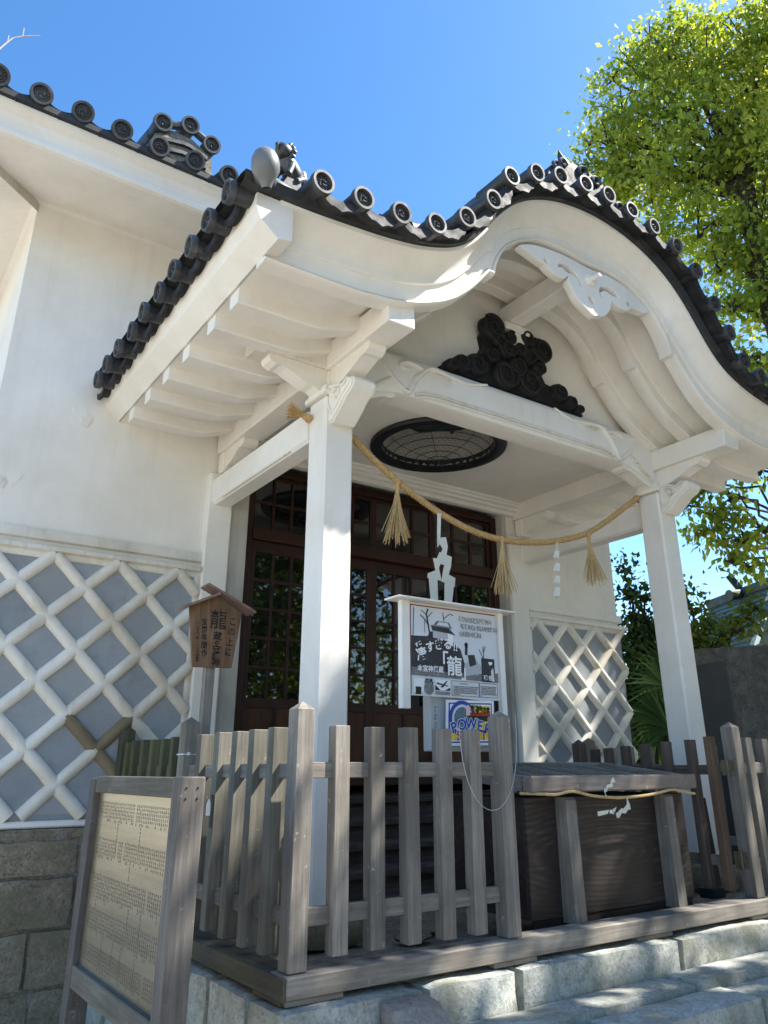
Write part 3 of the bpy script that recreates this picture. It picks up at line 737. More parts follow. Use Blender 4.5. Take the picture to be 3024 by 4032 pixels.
link('boss', MB().lathe([(.052,.085),(.055,.07),(.050,.062),(.032,.058),(.030,.048),(.0005,.046)], 6, 'y', (2.40,0,4.205)).mesh('boss'), PLC, pend)
link('boss', MB().tube([(2.40,.07,4.205),(2.40,-.02,4.205)], .018, 10).mesh('boss', 40), PLC, pend)

# ---------------------------------------------------------------- black cloud carving over the beam
CLB = simple('soot_black_carving', (.012,.012,.011), .62, .35, var=.4, vs=20, bmp=.25)
cb = MB()
cb.prism([(1.56,3.575),(1.66,3.66),(1.78,3.73),(1.88,3.74),(1.98,3.80),(2.05,3.92),(2.03,4.02),(2.07,4.10),(2.2,4.07),(2.33,4.04),(2.45,4.06),(2.58,4.10),(2.70,4.05),(2.72,3.96),(2.64,3.86),(2.70,3.76),(2.84,3.74),(2.96,3.69),(3.05,3.65),(3.14,3.575)], 'y', .90, .985)
cloud = part('cloud_carving', cb, CLB, porch, label='black carved swirling clouds above the beam')
def swirl(x, z, r, rot=0.0, sg=1, y=.90, turns=1.45):
    b = MB()
    b.lathe([(r*1.02,.03),(r,-.015),(r*.9,-.045),(r*.72,-.058),(r*.4,-.050),(.0005,-.046)], 18, 'y', (x,y,z))
    sp = []; rr = []
    for i in range(34):
        t = i/33; a = rot+sg*t*turns*2*math.pi; q = r*(.86*(1-t)**.85+.10)
        sp.append((x+q*math.cos(a), y-.05-.012*math.sin(math.pi*t), z+q*math.sin(a))); rr.append(r*(.145*(1-.45*t)))
    b.tube(sp, rr, 7)
    link('cloud_swirl', b.mesh('cloud_swirl', 60), CLB, cloud)
for q in [(2.11,4.085,.115,2.4,-1),(2.30,4.05,.065,1,1),(2.49,4.11,.085,.3,-1),(2.64,4.045,.12,4,1),(2.25,3.94,.095,.5,-1),(2.50,3.945,.085,2,1),(2.08,3.82,.07,3,1),(2.215,3.69,.125,.2,-1),(2.48,3.70,.125,3.2,1),
          (1.915,3.69,.095,.3,-1),(2.35,3.80,.09,4.5,1),(2.60,3.86,.07,1.2,-1),(2.83,3.70,.085,2.8,1),(1.77,3.655,.075,.5,-1),(2.96,3.645,.065,2.9,1),(2.16,3.99,.07,5,1),(2.40,3.97,.07,1,-1),(1.66,3.61,.05,.5,-1),(3.06,3.605,.045,2.6,1)]: swirl(*q)

# ---------------------------------------------------------------- porch roof tiles
roof = part('porch_roof', MB().grid([[(XC+u, y, top(u)+dz) for y, dz in ((-.05,.0),(-.10,.008),(-.12,.055),(-.05,.075),(2.75,.085),(2.75,.0),(-.05,.0))] for u in [-2.86+5.72*i/150 for i in range(151)]]), TDARK, porch, 40)
fx = [-.10,.162,.426,.681,.928,1.148,1.325,1.578,1.835,2.099,2.358,2.619,2.89,3.151,3.391,3.565,3.72,3.865,4.075,4.325,4.58,4.84]
fz = [3.665,3.690,3.712,3.757,3.914,4.146,4.428,4.590,4.700,4.752,4.778,4.764,4.742,4.660,4.512,4.270,4.045,3.84,3.752,3.712,3.69,3.668]
def jt(v): return random.uniform(-v, v)
def slope(x):
    u = x-XC; return math.atan2(top(u+.04)-top(u-.04), .08)
for i, (x, z) in enumerate(zip(fx, fz)):
    ds = link('round_eave_tile', DISC, None, roof, (x+jt(.005), -.215+jt(.008), z+.006+jt(.004)), (R(5)+jt(.04), jt(.4), jt(.05))); ds.scale = (.86,1,.86)
    if i < len(fx)-1:
        x2, z2 = fx[i+1], fz[i+1]; xm, zm = (x+x2)/2, (z+z2)/2; a = math.atan2(z2-z, x2-x)
        o = link('flat_eave_tile', APRON, None, roof, (xm+.035*math.sin(a), -.195, zm-.055*math.cos(a)), (0, -a, 0))
        o.scale = (max(.8, math.hypot(x2-x, z2-z)/.235), 1, 1)
# left and right eave rows
for s in (-1, 1):
    for k in range(10):
        y = .02+.272*k; xx = XC+s*2.895
        ds = link('round_eave_tile', DISC, None, roof, (xx+random.uniform(-.008,.008), y+random.uniform(-.006,.006), 3.575-.006*k), (R(6), random.uniform(-.4,.4), R(-90) if s < 0 else R(90))); ds.scale = (.84,1,.84)
        link('flat_eave_tile', APRON2, None, roof, (xx-s*.075, y+.136, 3.535-.006*k), (R(3), 0, R(-90) if s < 0 else R(90)))
# rows of round tiles that follow the curve
for k in range(1, 10):
    y = .02+.272*k
    for s in (-1, 1):
        P = [(XC+s*u, y, top(u)+.085+.015) for u in [.1+.05*i for i in range(52)]]
        link('tile_row', MB().tube(P, .07, 10).mesh('tile_row', 40), TILE, roof)
# descending ridges behind the front row: mortar bed and overlapping round tiles
for s in (-1, 1):
    uu = [.25+.045*i for i in range(46)]
    bed = MB().grid([[(XC+s*u,.02,top(u)+.06),(XC+s*u,.03,top(u)+.19),(XC+s*u,.19,top(u)+.19),(XC+s*u,.20,top(u)+.06)] for u in uu], closed_v=True)
    link('ridge_bed', bed.mesh('ridge_bed', 40), CRUST, roof)
    for i in range(9):
        a = .30+.225*i; P = []
        for j in range(6):
            u = a+.24*j/5; P.append((XC+s*u,.11,top(u)+.215+.008*(j/5)))
        link('ridge_tile', MB().tube(P, [.062+.007*j/5 for j in range(6)], 12).mesh('ridge_tile', 40), TILE, roof)
# ridge and its crest tile
link('ridge_bed', B(XC-.12,XC+.12,.02,2.7,4.74,5.02).mesh('ridge_bed'), TDARK, roof)
link('ridge_tile', MB().tube([(XC,.0,5.05),(XC,2.7,5.05)], .09, 12).mesh('ridge_tile', 40), TILE, roof)
orn = part('crest_tile', MB().prism([(XC-.44,4.92),(XC-.40,5.02),(XC-.33,5.04),(XC-.28,5.12),(XC-.20,5.12),(XC-.14,5.18),(XC-.06,5.17),(XC-.0,5.20),(XC+.08,5.17),(XC+.16,5.16),(XC+.24,5.10),(XC+.32,5.06),(XC+.42,4.96),(XC+.46,4.90),(XC,4.84)], 'y', -.02, .10), TAPR, roof)
link('horn', MB().tube([(XC-.14,.04,5.13),(XC-.18,.04,5.20),(XC-.215,.04,5.26),(XC-.225,.04,5.31)], [.055,.04,.02,.003], 8).mesh('horn', 50), TILE, orn)
for (a,b,r) in ((-.35,5.03,.05),(-.27,5.10,.045),(-.05,5.12,.06),(.10,5.10,.055),(.24,5.05,.055),(.36,4.97,.05)):
    sp = [(XC+a+r*(1-.7*i/15)*math.cos(i*.45), -.03, b+r*(1-.7*i/15)*math.sin(i*.45)) for i in range(16)]
    link('scroll', MB().tube(sp, r*.3, 6).mesh('scroll', 50), TILE, orn)
# swollen corner tile and the little lion
for s in (-1, 1):
    cx_ = XC+s*2.80
    b = MB(); prof = [(.0005,.125),(.035,.118),(.065,.095),(.085,.055),(.092,.01),(.088,-.03),(.072,-.065),(.052,-.09),(.035,-.12),(.03,-.14)]
    b.lathe(prof, 22, 'z'); b.xf(Matrix.Translation((cx_+.0,-.225,3.60)) @ Matrix.Rotation(R(14)*s,4,'Y') @ Matrix.Rotation(R(14),4,'X') @ Matrix.Scale(.80,4))
    link('corner_cap', b.mesh('corner_cap', 60), BALLM, roof)
    link('ridge_tile', MB().tube([(cx_,-.20,3.56),(cx_-s*.1,-.06,3.66),(cx_-s*.3,.06,3.74),(cx_-s*.6,.10,3.80)], .05, 10).mesh('ridge_tile', 40), TILE, roof)
def lion(x, y, z, flip):
    b = MB()
    b.tube([(0,.10,.02),(0,.06,.09),(0,-.01,.13),(0,-.05,.17)], [.055,.07,.062,.045], 10)
    b.lathe([(.0005,-.055),(.03,-.05),(.05,-.02),(.055,.01),(.045,.04),(.0005,.05)], 10, 'y', (0,-.075,.20))
    for k in range(10):
        a = 2*math.pi*k/10; b.lathe([(.022,.012),(.018,-.012),(.0005,-.02)], 7, 'y', (.05*math.cos(a),-.045,.205+.055*math.sin(a)))
    for sx in (-1,1):
        b.tube([(sx*.04,-.03,.12),(sx*.05,-.06,.05),(sx*.05,-.08,.0)], [.026,.02,.022], 7); b.tube([(sx*.05,.08,.07),(sx*.065,.03,.03),(sx*.06,.0,.0)], [.035,.025,.022], 7)
        b.tube([(sx*.035,-.06,.245),(sx*.05,-.05,.27)], [.015,.004], 6)
    b.tube([(0,.12,.04),(0,.17,.12),(0,.14,.20),(0,.10,.19)], [.03,.035,.03,.008], 8)
    sp = [(0,-.13-.02*math.sin(i*.4),.19+.02*math.cos(i*.4)) for i in range(8)]
    b.tube(sp, .012, 6)
    b.xf(Matrix.Translation((x,y,z)) @ Matrix.Rotation(R(-60)*flip,4,'Z') @ Matrix.Scale(.92,4))
    link('lion_finial', b.mesh('lion_finial', 60), TILE, roof, label='small dark lion finial beside the round corner tile')
    link('ridge_bed', B(x-.055,x+.055,y-.05,y+.06,z-.20,z+.004).mesh('ridge_bed'), TDARK, roof)
lion(-.135,.12,3.885,1); lion(2*XC+.135,.12,3.885,-1)

# ---------------------------------------------------------------- wire dish set in the ceiling
dish = thing('ceiling_dish', (RC[0],RC[1],3.40), 'round black rimmed wire mesh dish hanging under the porch ceiling', 'wire dish')
BLK = simple('black_rim', (.012,.014,.018), .5, .5); WIRE = simple('dark_wire', (.03,.033,.035), .45, .5, .6)
b = MB(); b.lathe([(.60,3.402),(.605,3.385),(.595,3.365),(.52,3.36),(.50,3.37),(.495,3.45)], 48, 'z', (RC[0],RC[1],0)); part('rim', b, BLK, dish, 40)
b = MB(); b.lathe([(.498,3.40),(.498,3.75)], 40, 'z', (RC[0],RC[1],0)); part('recess_wall', b, simple('recess_beige', (.50,.48,.42), .8, .3, var=.12, vs=5), dish, 40)
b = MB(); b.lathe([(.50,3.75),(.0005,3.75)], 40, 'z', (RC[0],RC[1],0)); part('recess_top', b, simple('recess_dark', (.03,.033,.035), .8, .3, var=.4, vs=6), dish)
drg = MB()
for k in range(3):
    sp = [(RC[0]-.30+.6*t+.0, RC[1]+.22*math.sin(5.5*t+k*2.1)-.05, 3.66+.04*math.cos(7*t+k)) for t in [i/24 for i in range(25)]]
    drg.tube(sp, [.02+.055*math.sin(math.pi*i/24) for i in range(25)], 8)
part('coiled_carving', drg, simple('dark_green_carving', (.02,.032,.030), .6, .4, var=.4, vs=14), dish, 60)
def dz(r): return 3.365-.115*math.sqrt(max(0,1-(r/.50)**2))
b = MB()
for r in (.10,.20,.30,.40,.47): b.tube([(RC[0]+r*math.cos(2*math.pi*k/40), RC[1]+r*math.sin(2*math.pi*k/40), dz(r)) for k in range(40)], .0035, 5, closed=True)
for k in range(16):
    a = 2*math.pi*k/16; b.tube([(RC[0]+r*math.cos(a), RC[1]+r*math.sin(a), dz(r)) for r in (0,.05,.10)], .0022, 4)
for k in range(4):
    a = math.pi*k/4; b.tube([(RC[0]+r*math.cos(a), RC[1]+r*math.sin(a), dz(abs(r))) for r in (-.5,-.48,-.4,-.25,0,.25,.4,.48,.5)], .003, 4)
part('wire_frame', b, WIRE, dish)
b = MB(); h = .026; cells = set()
for i in range(-24,25):
    for j in range(-24,25):
        cx_, cy_ = h*1.5*i, h*math.sqrt(3)*(j+.5*(i%2))
        for k in range(3):
            a0, a1 = R(60*k), R(60*k+60)
            p = (cx_+h*math.cos(a0), cy_+h*math.sin(a0)); q = (cx_+h*math.cos(a1), cy_+h*math.sin(a1))
            if max(math.hypot(*p), math.hypot(*q)) < .498:
                b.tube([(RC[0]+p[0],RC[1]+p[1],dz(math.hypot(*p))),(RC[0]+q[0],RC[1]+q[1],dz(math.hypot(*q)))], .0011, 3, cap=False)
part('wire_netting', b, WIRE, dish, kind='stuff')
# ---------------------------------------------------------------- wooden picket fence
PW = .087
def post(mb, x, y, h=1.0, z0=0.002, wd=PW):
    c = .004
    mb.box(x, x+wd, y, y+wd, z0, h, c)
    mb.add([(x+c,y+c,h),(x+wd-c,y+c,h),(x+wd-c,y+wd-c,h),(x+c,y+wd-c,h),(x+wd/2,y+wd/2,h+.032)], [(0,1,4),(1,2,4),(2,3,4),(3,0,4)])
    return mb
def jit(v=.003): return random.uniform(-v, v)
def pick(x, y, wx, wy, z0, z1, m, par):
    me = B(-wx/2,wx/2,-wy/2,wy/2,z0+jit(),z1+jit(),.003).mesh('picket')
    link('picket', me, m, par, (x+wx/2+jit(.002), y+wy/2, 0), (R(jit(.35)), R(jit(.35)), R(jit(.8))))
fence = thing('picket_fence', (0,0,-.1), 'weathered grey picket fence with capped corner post, left of the offertory box', 'fence', 'picket fences around the porch')
part('post', post(MB(),0,0), WZ, fence); part('post', post(MB(),1.165,0), WZ, fence)
part('post', post(MB(),0,1.33), WZS, fence); part('post', post(MB(),0,2.50), WZM, fence)
for x in (.2155,.4041,.5978,.794,.9869): pick(x,.025,.077,.064,.031,.932,WZ,fence)
for y in (.221,.428,.634,.851,1.088): pick(0,y,.076,.060,.031,.930,WZS,fence)
for y in (1.50,1.68,1.86,2.04,2.22,2.38): pick(0,y,.066,.05,.031,.925,WZM,fence)
for z0,z1 in ((.713,.779),(.149,.218)):
    part('rail', B(.085,1.168,.052,.080,z0,z1,.003), WX, fence)
    part('rail', B(.035,.063,.085,1.332,z0-.002,z1-.003,.003), WY, fence); part('rail', B(.035,.063,1.415,2.502,z0-.002,z1-.003,.003), WYM, fence)
sill = MB().prism([(-.033,-.078),(-.033,-.004),(-.028,0),(.118,0),(.12,-.004),(.12,-.078)], 'x', .0, 4.62)
slp = part('sill', B(-.018,4.74,-.032,.112,-.077,0,.004), WX, fence)
part('sill', B(-.033,.108,-.030,2.60,-.081,-.004,.004).xf(Matrix.Identity(4)), WYM, fence) if False else part('sill', B(-.034,-.0205,-.03,2.6,-.08,-.002,.003).box(-.0205,.108,.114,2.6,-.08,-.002,.003), WYM, fence)
for a,b in ((-.012,.245),(1.05,1.32),(2.05,2.34),(3.10,3.32),(4.3,4.6)): part('packer', B(a,b,-.022,.09,-.099,-.0785,.002), WX, fence)
for a,b in ((.0,.25),(1.2,1.45),(2.2,2.45)): part('packer', B(-.024,.08,a,b,-.099,-.082,.002), WYM, fence)
# thin wire looped over the opening post, and a white cable tie
TIE = simple('white_plastic', (.75,.75,.73), .4)
part('cable_tie', MB().tube([(-.003,1.327,.83),(.09,1.327,.83),(.09,1.42,.83),(-.003,1.42,.83)], .004, 6, closed=True).box(.02,.035,1.318,1.33,.825,.84), TIE, fence)
wr = []
for i in range(30):
    t = i/29; a = math.pi*(t)
    wr.append((1.255-.20*(1-math.cos(a))/2*1.9+.02, -.012-.02*math.sin(a), 1.01-.42*math.sin(a)**.8-.06*t))
part('wire_loop', MB().tube(wr, .0018, 5), simple('pale_wire', (.45,.45,.42), .4, .5, .4), fence)
# right-hand run of the same fence
fr = thing('picket_fence', (3.9,0,-.1), 'weathered grey picket fence right of the offertory box beyond the brass gate hinges', 'fence', 'picket fences around the porch')
part('post', post(MB(),3.216,0), WZ, fr); part('post', post(MB(),4.63,0), WZ, fr); part('post', post(MB(),4.63,2.50), WZ, fr)
for k in range(6): pick(3.40+.19*k,.025,.072,.055,.031,.932,WZ,fr)
for k in range(10): pick(4.645,.25+.22*k,.066,.05,.031,.93,WZ,fr)
for z0,z1 in ((.713,.779),(.149,.218)):
    part('rail', B(3.30,4.635,.047,.078,z0,z1,.003), WX, fr); part('rail', B(4.66,4.69,.085,2.50,z0,z1,.003), WY, fr)
part('sill', B(4.60,4.74,.114,2.6,-.08,-.002,.003), WY, fr)
# gate leaf, swung back along the opening
gate = thing('fence_gate', (3.16,.15,0), 'open wooden picket gate leaf swung inward on two brass hinges', 'gate')
WZD = wood('brown_gate_wood', 'z', (.055,.038,.029), (.205,.155,.125))
for k,(y,zt) in enumerate(((.128,.939),(.275,.926),(.474,.916),(.665,.906),(.835,.895),(1.002,.888),(1.133,.881))):
    pick(3.15,y,.062,.052,.028,zt,ORW if k == 0 else WZD,gate)
part('post', post(MB(),3.14,1.27,.925,.03,.08), WZD, gate)
for z0,z1 in ((.705,.765),(.165,.228)): part('rail', B(3.195,3.222,.14,1.28,z0,z1,.003), wood('gate_rail_wood', 'y', (.055,.038,.029), (.205,.155,.125)) if z0 > .5 else WY, gate)
BRASS = simple('dull_brass', (.16,.135,.085), .5, .5, .5, .35, 20)
for z in (.70,.16): 
    hg = part('hinge', MB().box(3.205,3.2125,.060,.112,z,z+.095).box(3.2125,3.2155,.018,.070,z,z+.095), BRASS, gate)
    link('hinge_pin', MB().tube([(3.209,.064,z-.003),(3.209,.064,z+.098)], .006, 8).mesh('hinge_pin', 40), BRASS, hg)
part('foot_block', MB().prism([(.235,-.02),(.33,-.02),(.345,.035),(.225,.035)], 'x', 3.11, 3.235), BLK, gate)
part('drop_bolt', MB().prism([(3.235,0),(3.30,0),(3.305,.05),(3.26,.56),(3.245,.56)], 'y', .30, .33), BLK, gate)

# ---------------------------------------------------------------- offertory box
def knotwood():
    m, nt, b = newmat('figured_dark_board'); g = N(nt, 'ShaderNodeNewGeometry').outputs['Position']
    mp = N(nt, 'ShaderNodeMapping'); mp.inputs['Location'].default_value = (-2.16*.42, 0, -.30*1.9); mp.inputs['Scale'].default_value = (.42, 0, 1.9); nt.links.new(g, mp.inputs['Vector'])
    w_ = N(nt, 'ShaderNodeTexWave', wave_type='RINGS', rings_direction='SPHERICAL'); w_.inputs['Scale'].default_value = 7; w_.inputs['Distortion'].default_value = 5.5; w_.inputs['Detail'].default_value = 3; w_.inputs['Detail Scale'].default_value = .9
    nt.links.new(mp.outputs[0], w_.inputs['Vector'])
    fine = noise(nt, pos(nt, (2,2,60), False), 1.0, 4, .6); bl = noise(nt, pos(nt, (1.5,1,2.2), False), 2.2, 4, .6)
    c = ramp(nt, mix(nt, .80, w_.outputs['Fac'], fine), [(.25, (.013,.009,.0075)), (.55, (.040,.027,.022)), (.8, (.10,.074,.062))])
    c = mix(nt, ramp(nt, bl, [(.42, .75), (.62, 0.0)]), c, (.014,.009,.008)); nt.links.new(c, b.inputs['Base Color']); b.inputs['Roughness'].default_value = .6
    bump(nt, b, mix(nt, .4, w_.outputs['Fac'], fine), .3, .003); return m
KNOT = knotwood()
box = thing('offertory_box', (2.19,.45,-.1), 'dark brown wooden offertory box with slatted top and straw cord', 'offertory box')
part('front_board', B(1.50,2.86,.185,.215,.018,.60,.004), KNOT, box)
part('front_board', B(1.52,2.84,.192,.212,-.02,.0165,.003), DBX, box)
for x in (1.50,2.83): part('side_board', B(x,x+.03,.2155,.80,.018,.60,.003), DBX, box)
part('back_board', B(1.53,2.83,.77,.80,.018,.60), DBX, box)
part('floor_board', B(1.53,2.83,.216,.77,.02,.05), DBX, box)
for x,w_ in ((1.722,.082),(2.575,.078)): 
    part('leg', MB().prism([(.092,-.005),(.184,-.005),(.184,.60),(.120,.60),(.104,.585)], 'x', x, x+w_), WZ, box)
WXB = wood('bleached_wood_x', 'x', (.14,.11,.09), (.50,.43,.37))
part('top_frame', B(1.46,2.885,.085,.165,.628,.711,.008), WXB, box)
part('top_frame', B(1.46,2.885,.80,.875,.70,.785,.008), WX, box)
for x in (1.46,2.815): part('top_frame', MB().prism([(.166,.632),(.799,.705),(.799,.783),(.166,.708)], 'x', x, x+.07), WY, box)
for k in range(15):
    x = 1.56+.085*k; part('slat', MB().prism([(.166,.665),(.799,.74),(.799,.762),(.166,.687)], 'x', x, x+.038), WY, box)
for k in range(12):
    x = 1.56+.107*k; part('bottom_block', B(x,x+.10,.188,.205,-.045,-.0215,.003), WX, box)
STRAW = simple('straw', (.50,.33,.14), .7, .3, var=.28, vs=60); STRAWD = simple('pale_straw', (.52,.37,.17), .7, .3, var=.25, vs=70)
def crom(P, k=8):
    P = [Vector(p) for p in P]; Q = []
    for i in range(len(P)-1):
        p0,p1,p2,p3 = P[max(i-1,0)],P[i],P[i+1],P[min(i+2,len(P)-1)]
        for j in range(k):
            t = j/k; Q.append(.5*((2*p1)+(p2-p0)*t+(2*p0-5*p1+4*p2-p3)*t*t+(3*p1-p0-3*p2+p3)*t**3))
    return Q+[P[-1]]
def strands(path, R0, r, pitch, n=3):
    """twisted rope along a path: n helical tubes"""
    L = [0]
    for a, b in zip(path, path[1:]): L.append(L[-1]+(b-a).length)
    out = []
    for s in range(n):
        P = []
        for i, p in enumerate(path):
            t = (path[min(i+1,len(path)-1)]-path[max(i-1,0)]).normalized(); a = t.orthogonal().normalized()
            side = Vector((0,1,0)) - t*t.y; side.normalize(); upv = t.cross(side)
            ph = 2*math.pi*(L[i]/pitch + s/n); P.append(p + (side*math.cos(ph)+upv*math.sin(ph))*R0)
        out.append(MB().tube(P, r, 7).mesh('rope_strand', 60))
    return out
def resample(Q, d):
    out = [Q[0]]; acc = 0
    for a, b in zip(Q, Q[1:]):
        L = (b-a).length; t = d-acc
        while t <= L: out.append(a+(b-a)*(t/L)); t += d
        acc = (acc+L) % d
    return out+[Q[-1]]
PAPER = leafmat('white_paper', (.80,.80,.78), (.80,.80,.78), (.82,.82,.80), .3, .8)
cord = thing('straw_rope', (2.1,.09,.6), 'thin straw cord with folded white paper strips tied across the offertory box', 'cord')
cp = resample(crom([(1.44,.16,.625),(1.52,.075,.622),(1.62,.078,.617),(1.76,.078,.630),(1.90,.075,.606),(2.05,.074,.594),(2.17,.074,.590),(2.40,.075,.600),(2.61,.078,.624),(2.70,.078,.615),(2.84,.08,.598)]), .006)
for me in strands(cp, .004, .005, .03): link('rope_strand', me, STRAWD, cord)
def strip(pts, wd, name, par, ax=Vector((1,0,0))):
    rows = []
    for i, p in enumerate(pts):
        p = Vector(p[:3]) if len(p) > 3 else Vector(p); a = ax
        rows.append([tuple(p-a*wd/2), tuple(p+a*wd/2)])
    return MB().grid(rows)
def paper(polys, par, y):
    for q in polys:
        me = MB().prism([(a,b) for a,b in q], 'y', y, y+.0012)
        me.v = [(v[0], v[1]+.02*math.sin(v[0]*37+v[2]*23), v[2]) for v in me.v]
        link('paper_strip', me.mesh('paper_strip'), PAPER, par)
paper([[(2.175,.592),(2.19,.592),(2.175,.555),(2.15,.555)],[(2.15,.557),(2.19,.562),(2.178,.528),(2.135,.532)],[(2.125,.535),(2.165,.535),(2.15,.508),(2.11,.515)],[(2.095,.512),(2.135,.520),(2.118,.485),(2.085,.488)],
       [(2.06,.533),(2.10,.543),(2.09,.52),(2.055,.515)],[(2.00,.532),(2.058,.530),(2.04,.508),(2.0,.515)],[(1.94,.524),(1.995,.532),(1.99,.512),(1.945,.500)]], cord, .06)
paper([[(2.015,.592),(2.03,.605),(2.02,.62),(2.005,.61)],[(2.008,.618),(2.04,.625),(2.045,.645),(2.015,.64)],[(2.03,.642),(2.065,.648),(2.06,.668),(2.035,.66)],[(2.05,.666),(2.075,.675),(2.06,.70),(2.05,.69)]], cord, .062)

# ---------------------------------------------------------------- sacred straw rope between the pillars
rope = thing('straw_rope', (2.3,.97,2.3), 'thick twisted straw rope with tassels and white paper strung between the pillars', 'rope')
rp = resample(crom([(.52,1.02,2.93),(.60,1.09,2.915),(.70,1.075,2.90),(.80,1.02,2.875),(.853,.985,2.846),(1.016,.97,2.722),(1.215,.97,2.600),(1.402,.97,2.510),(1.603,.97,2.430),(1.866,.97,2.358),(2.154,.97,2.332),(2.44,.97,2.354),(2.725,.97,2.408),(3.10,.97,2.530),(3.415,.97,2.708),(3.675,.97,2.881),(3.84,.98,2.982),(3.95,1.08,3.03),(4.05,1.10,3.03)]), .012)
for me in strands(rp, .0128, .0128, .078): link('rope_strand', me, STRAW, rope)
fz_ = MB()
for k in range(170):
    i = random.randrange(6, len(rp)-6); p = rp[i]; d = Vector((random.uniform(-1,1),random.uniform(-.8,.8),random.uniform(-1,1))).normalized(); q = p+d*.024; e = q+(d*.5+(rp[i+1]-rp[i-1]).normalized()*random.choice((-1,1)))*random.uniform(.012,.035)
    fz_.tube([q,(q+e)/2+d*.004,e], [.0013,.001,.0006], 3)
link('loose_straw', fz_.mesh('loose_straw'), STRAW, rope, kind='stuff')
def tassel(x, z, L, seed, tilt=0.0):
    rnd = random.Random(seed); b = MB()
    b.tube([(x,.95,z+.03),(x+.002,.95,z-.03),(x-.002,.95,z-.075)], [.012,.014,.011], 7)
    b.tube([(x,.95,z+.035),(x,.925,z+.0),(x,.95,z-.02)], .009, 6)
    t = link('tassel', b.mesh('tassel', 60), STRAW, rope)
    s = MB()
    for k in range(80):
        a = rnd.uniform(0,2*math.pi); q = rnd.random()**.6; ln = L*rnd.uniform(.78,1.0)
        ex, ey = .105*q*math.cos(a)*L/.36+tilt+rnd.gauss(0,.008), .09*q*math.sin(a)
        s.tube([(x+.008*math.cos(a),.95+.008*math.sin(a),z-.045),(x+ex*.30+rnd.gauss(0,.004),.95+ey*.35,z-.05-ln*.38),(x+ex,.95+ey,z-.05-ln)], [.0033,.003,.0024], 4)
    link('straw_fringe', s.mesh('straw_fringe'), STRAWD, t, kind='stuff')
tassel(1.205,2.575,.385,1,-.01); tassel(2.150,2.315,.36,2); tassel(3.110,2.515,.36,3,.02)
# frayed rope end behind the left pillar
s = MB()
for k in range(60):
    a = random.uniform(-.5,.5); c = random.uniform(-.4,.4); s.tube([(.535,1.02,2.925),(.535-.06,1.02+.03*c,2.93+.03*a),(.535-.15,1.02+.10*c,2.935+.12*a)], [.004,.003,.0022], 4)
link('straw_fringe', s.mesh('straw_fringe'), STRAW, rope, kind='stuff')
link('rope_knot', MB().lathe([(.0005,-.035),(.02,-.03),(.028,0),(.02,.03),(.0005,.035)], 10, 'x', (.525,1.02,2.925)).mesh('rope_knot', 60), STRAW, rope)
# zig-zag papers
def quad(pts, y, curl=0.0):
    me = MB().prism(pts, 'y', y, y+.0015); me.v = [(v[0], v[1]+curl*math.sin((v[2]-2)*14+v[0]*6), v[2]) for v in me.v]; link('paper_strip', me.mesh('paper_strip'), PAPER, rope)
quad([(1.550,2.425),(1.582,2.425),(1.578,2.30),(1.560,2.20),(1.530,2.165),(1.545,2.28)], .945, .012)
quad([(1.545,2.20),(1.565,2.245),(1.612,2.255),(1.622,2.19),(1.600,2.10),(1.540,2.085),(1.572,2.165)], .935, .006)
quad([(1.500,2.05),(1.540,2.135),(1.648,2.115),(1.634,2.03),(1.565,2.05)], .928, .004)
quad([(1.478,2.082),(1.556,2.088),(1.530,2.02),(1.552,1.935),(1.432,1.940),(1.436,1.972),(1.500,2.000)], .922, .004)
quad([(1.575,2.055),(1.634,2.058),(1.612,1.985),(1.668,1.968),(1.664,1.905),(1.548,1.930),(1.56,1.99)], .920, .004)
quad([(1.438,1.95),(1.512,1.945),(1.508,1.70),(1.450,1.71)], .916, .004)
quad([(1.575,1.935),(1.655,1.920),(1.612,1.70),(1.555,1.70)], .916, .006)
def side_paper(x, z):
    P = [(0,0,.010),(-.004,-.07,.012),(-.022,-.13,.030),(-.012,-.17,.020),(-.030,-.235,.034),(-.020,-.27,.018),(-.040,-.33,.032),(-.030,-.36,.018),(-.050,-.43,.030),(-.058,-.455,.02)]
    for i in range(len(P)-1):
        (ax,az,aw),(bx,bz,bw) = P[i],P[i+1]; dy = .018*(1 if i % 2 else -1)
        me = MB().add([(x+ax-aw*.5,.945+dy,z+az),(x+ax+aw*.5,.945-dy,z+az-.008),(x+bx+bw*.5,.945-dy,z+bz-.008),(x+bx-bw*.5,.945+dy,z+bz)],[(0,1,2,3)])
        link('paper_strip', me.mesh('paper_strip'), PAPER, rope)
side_paper(2.728, 2.40)
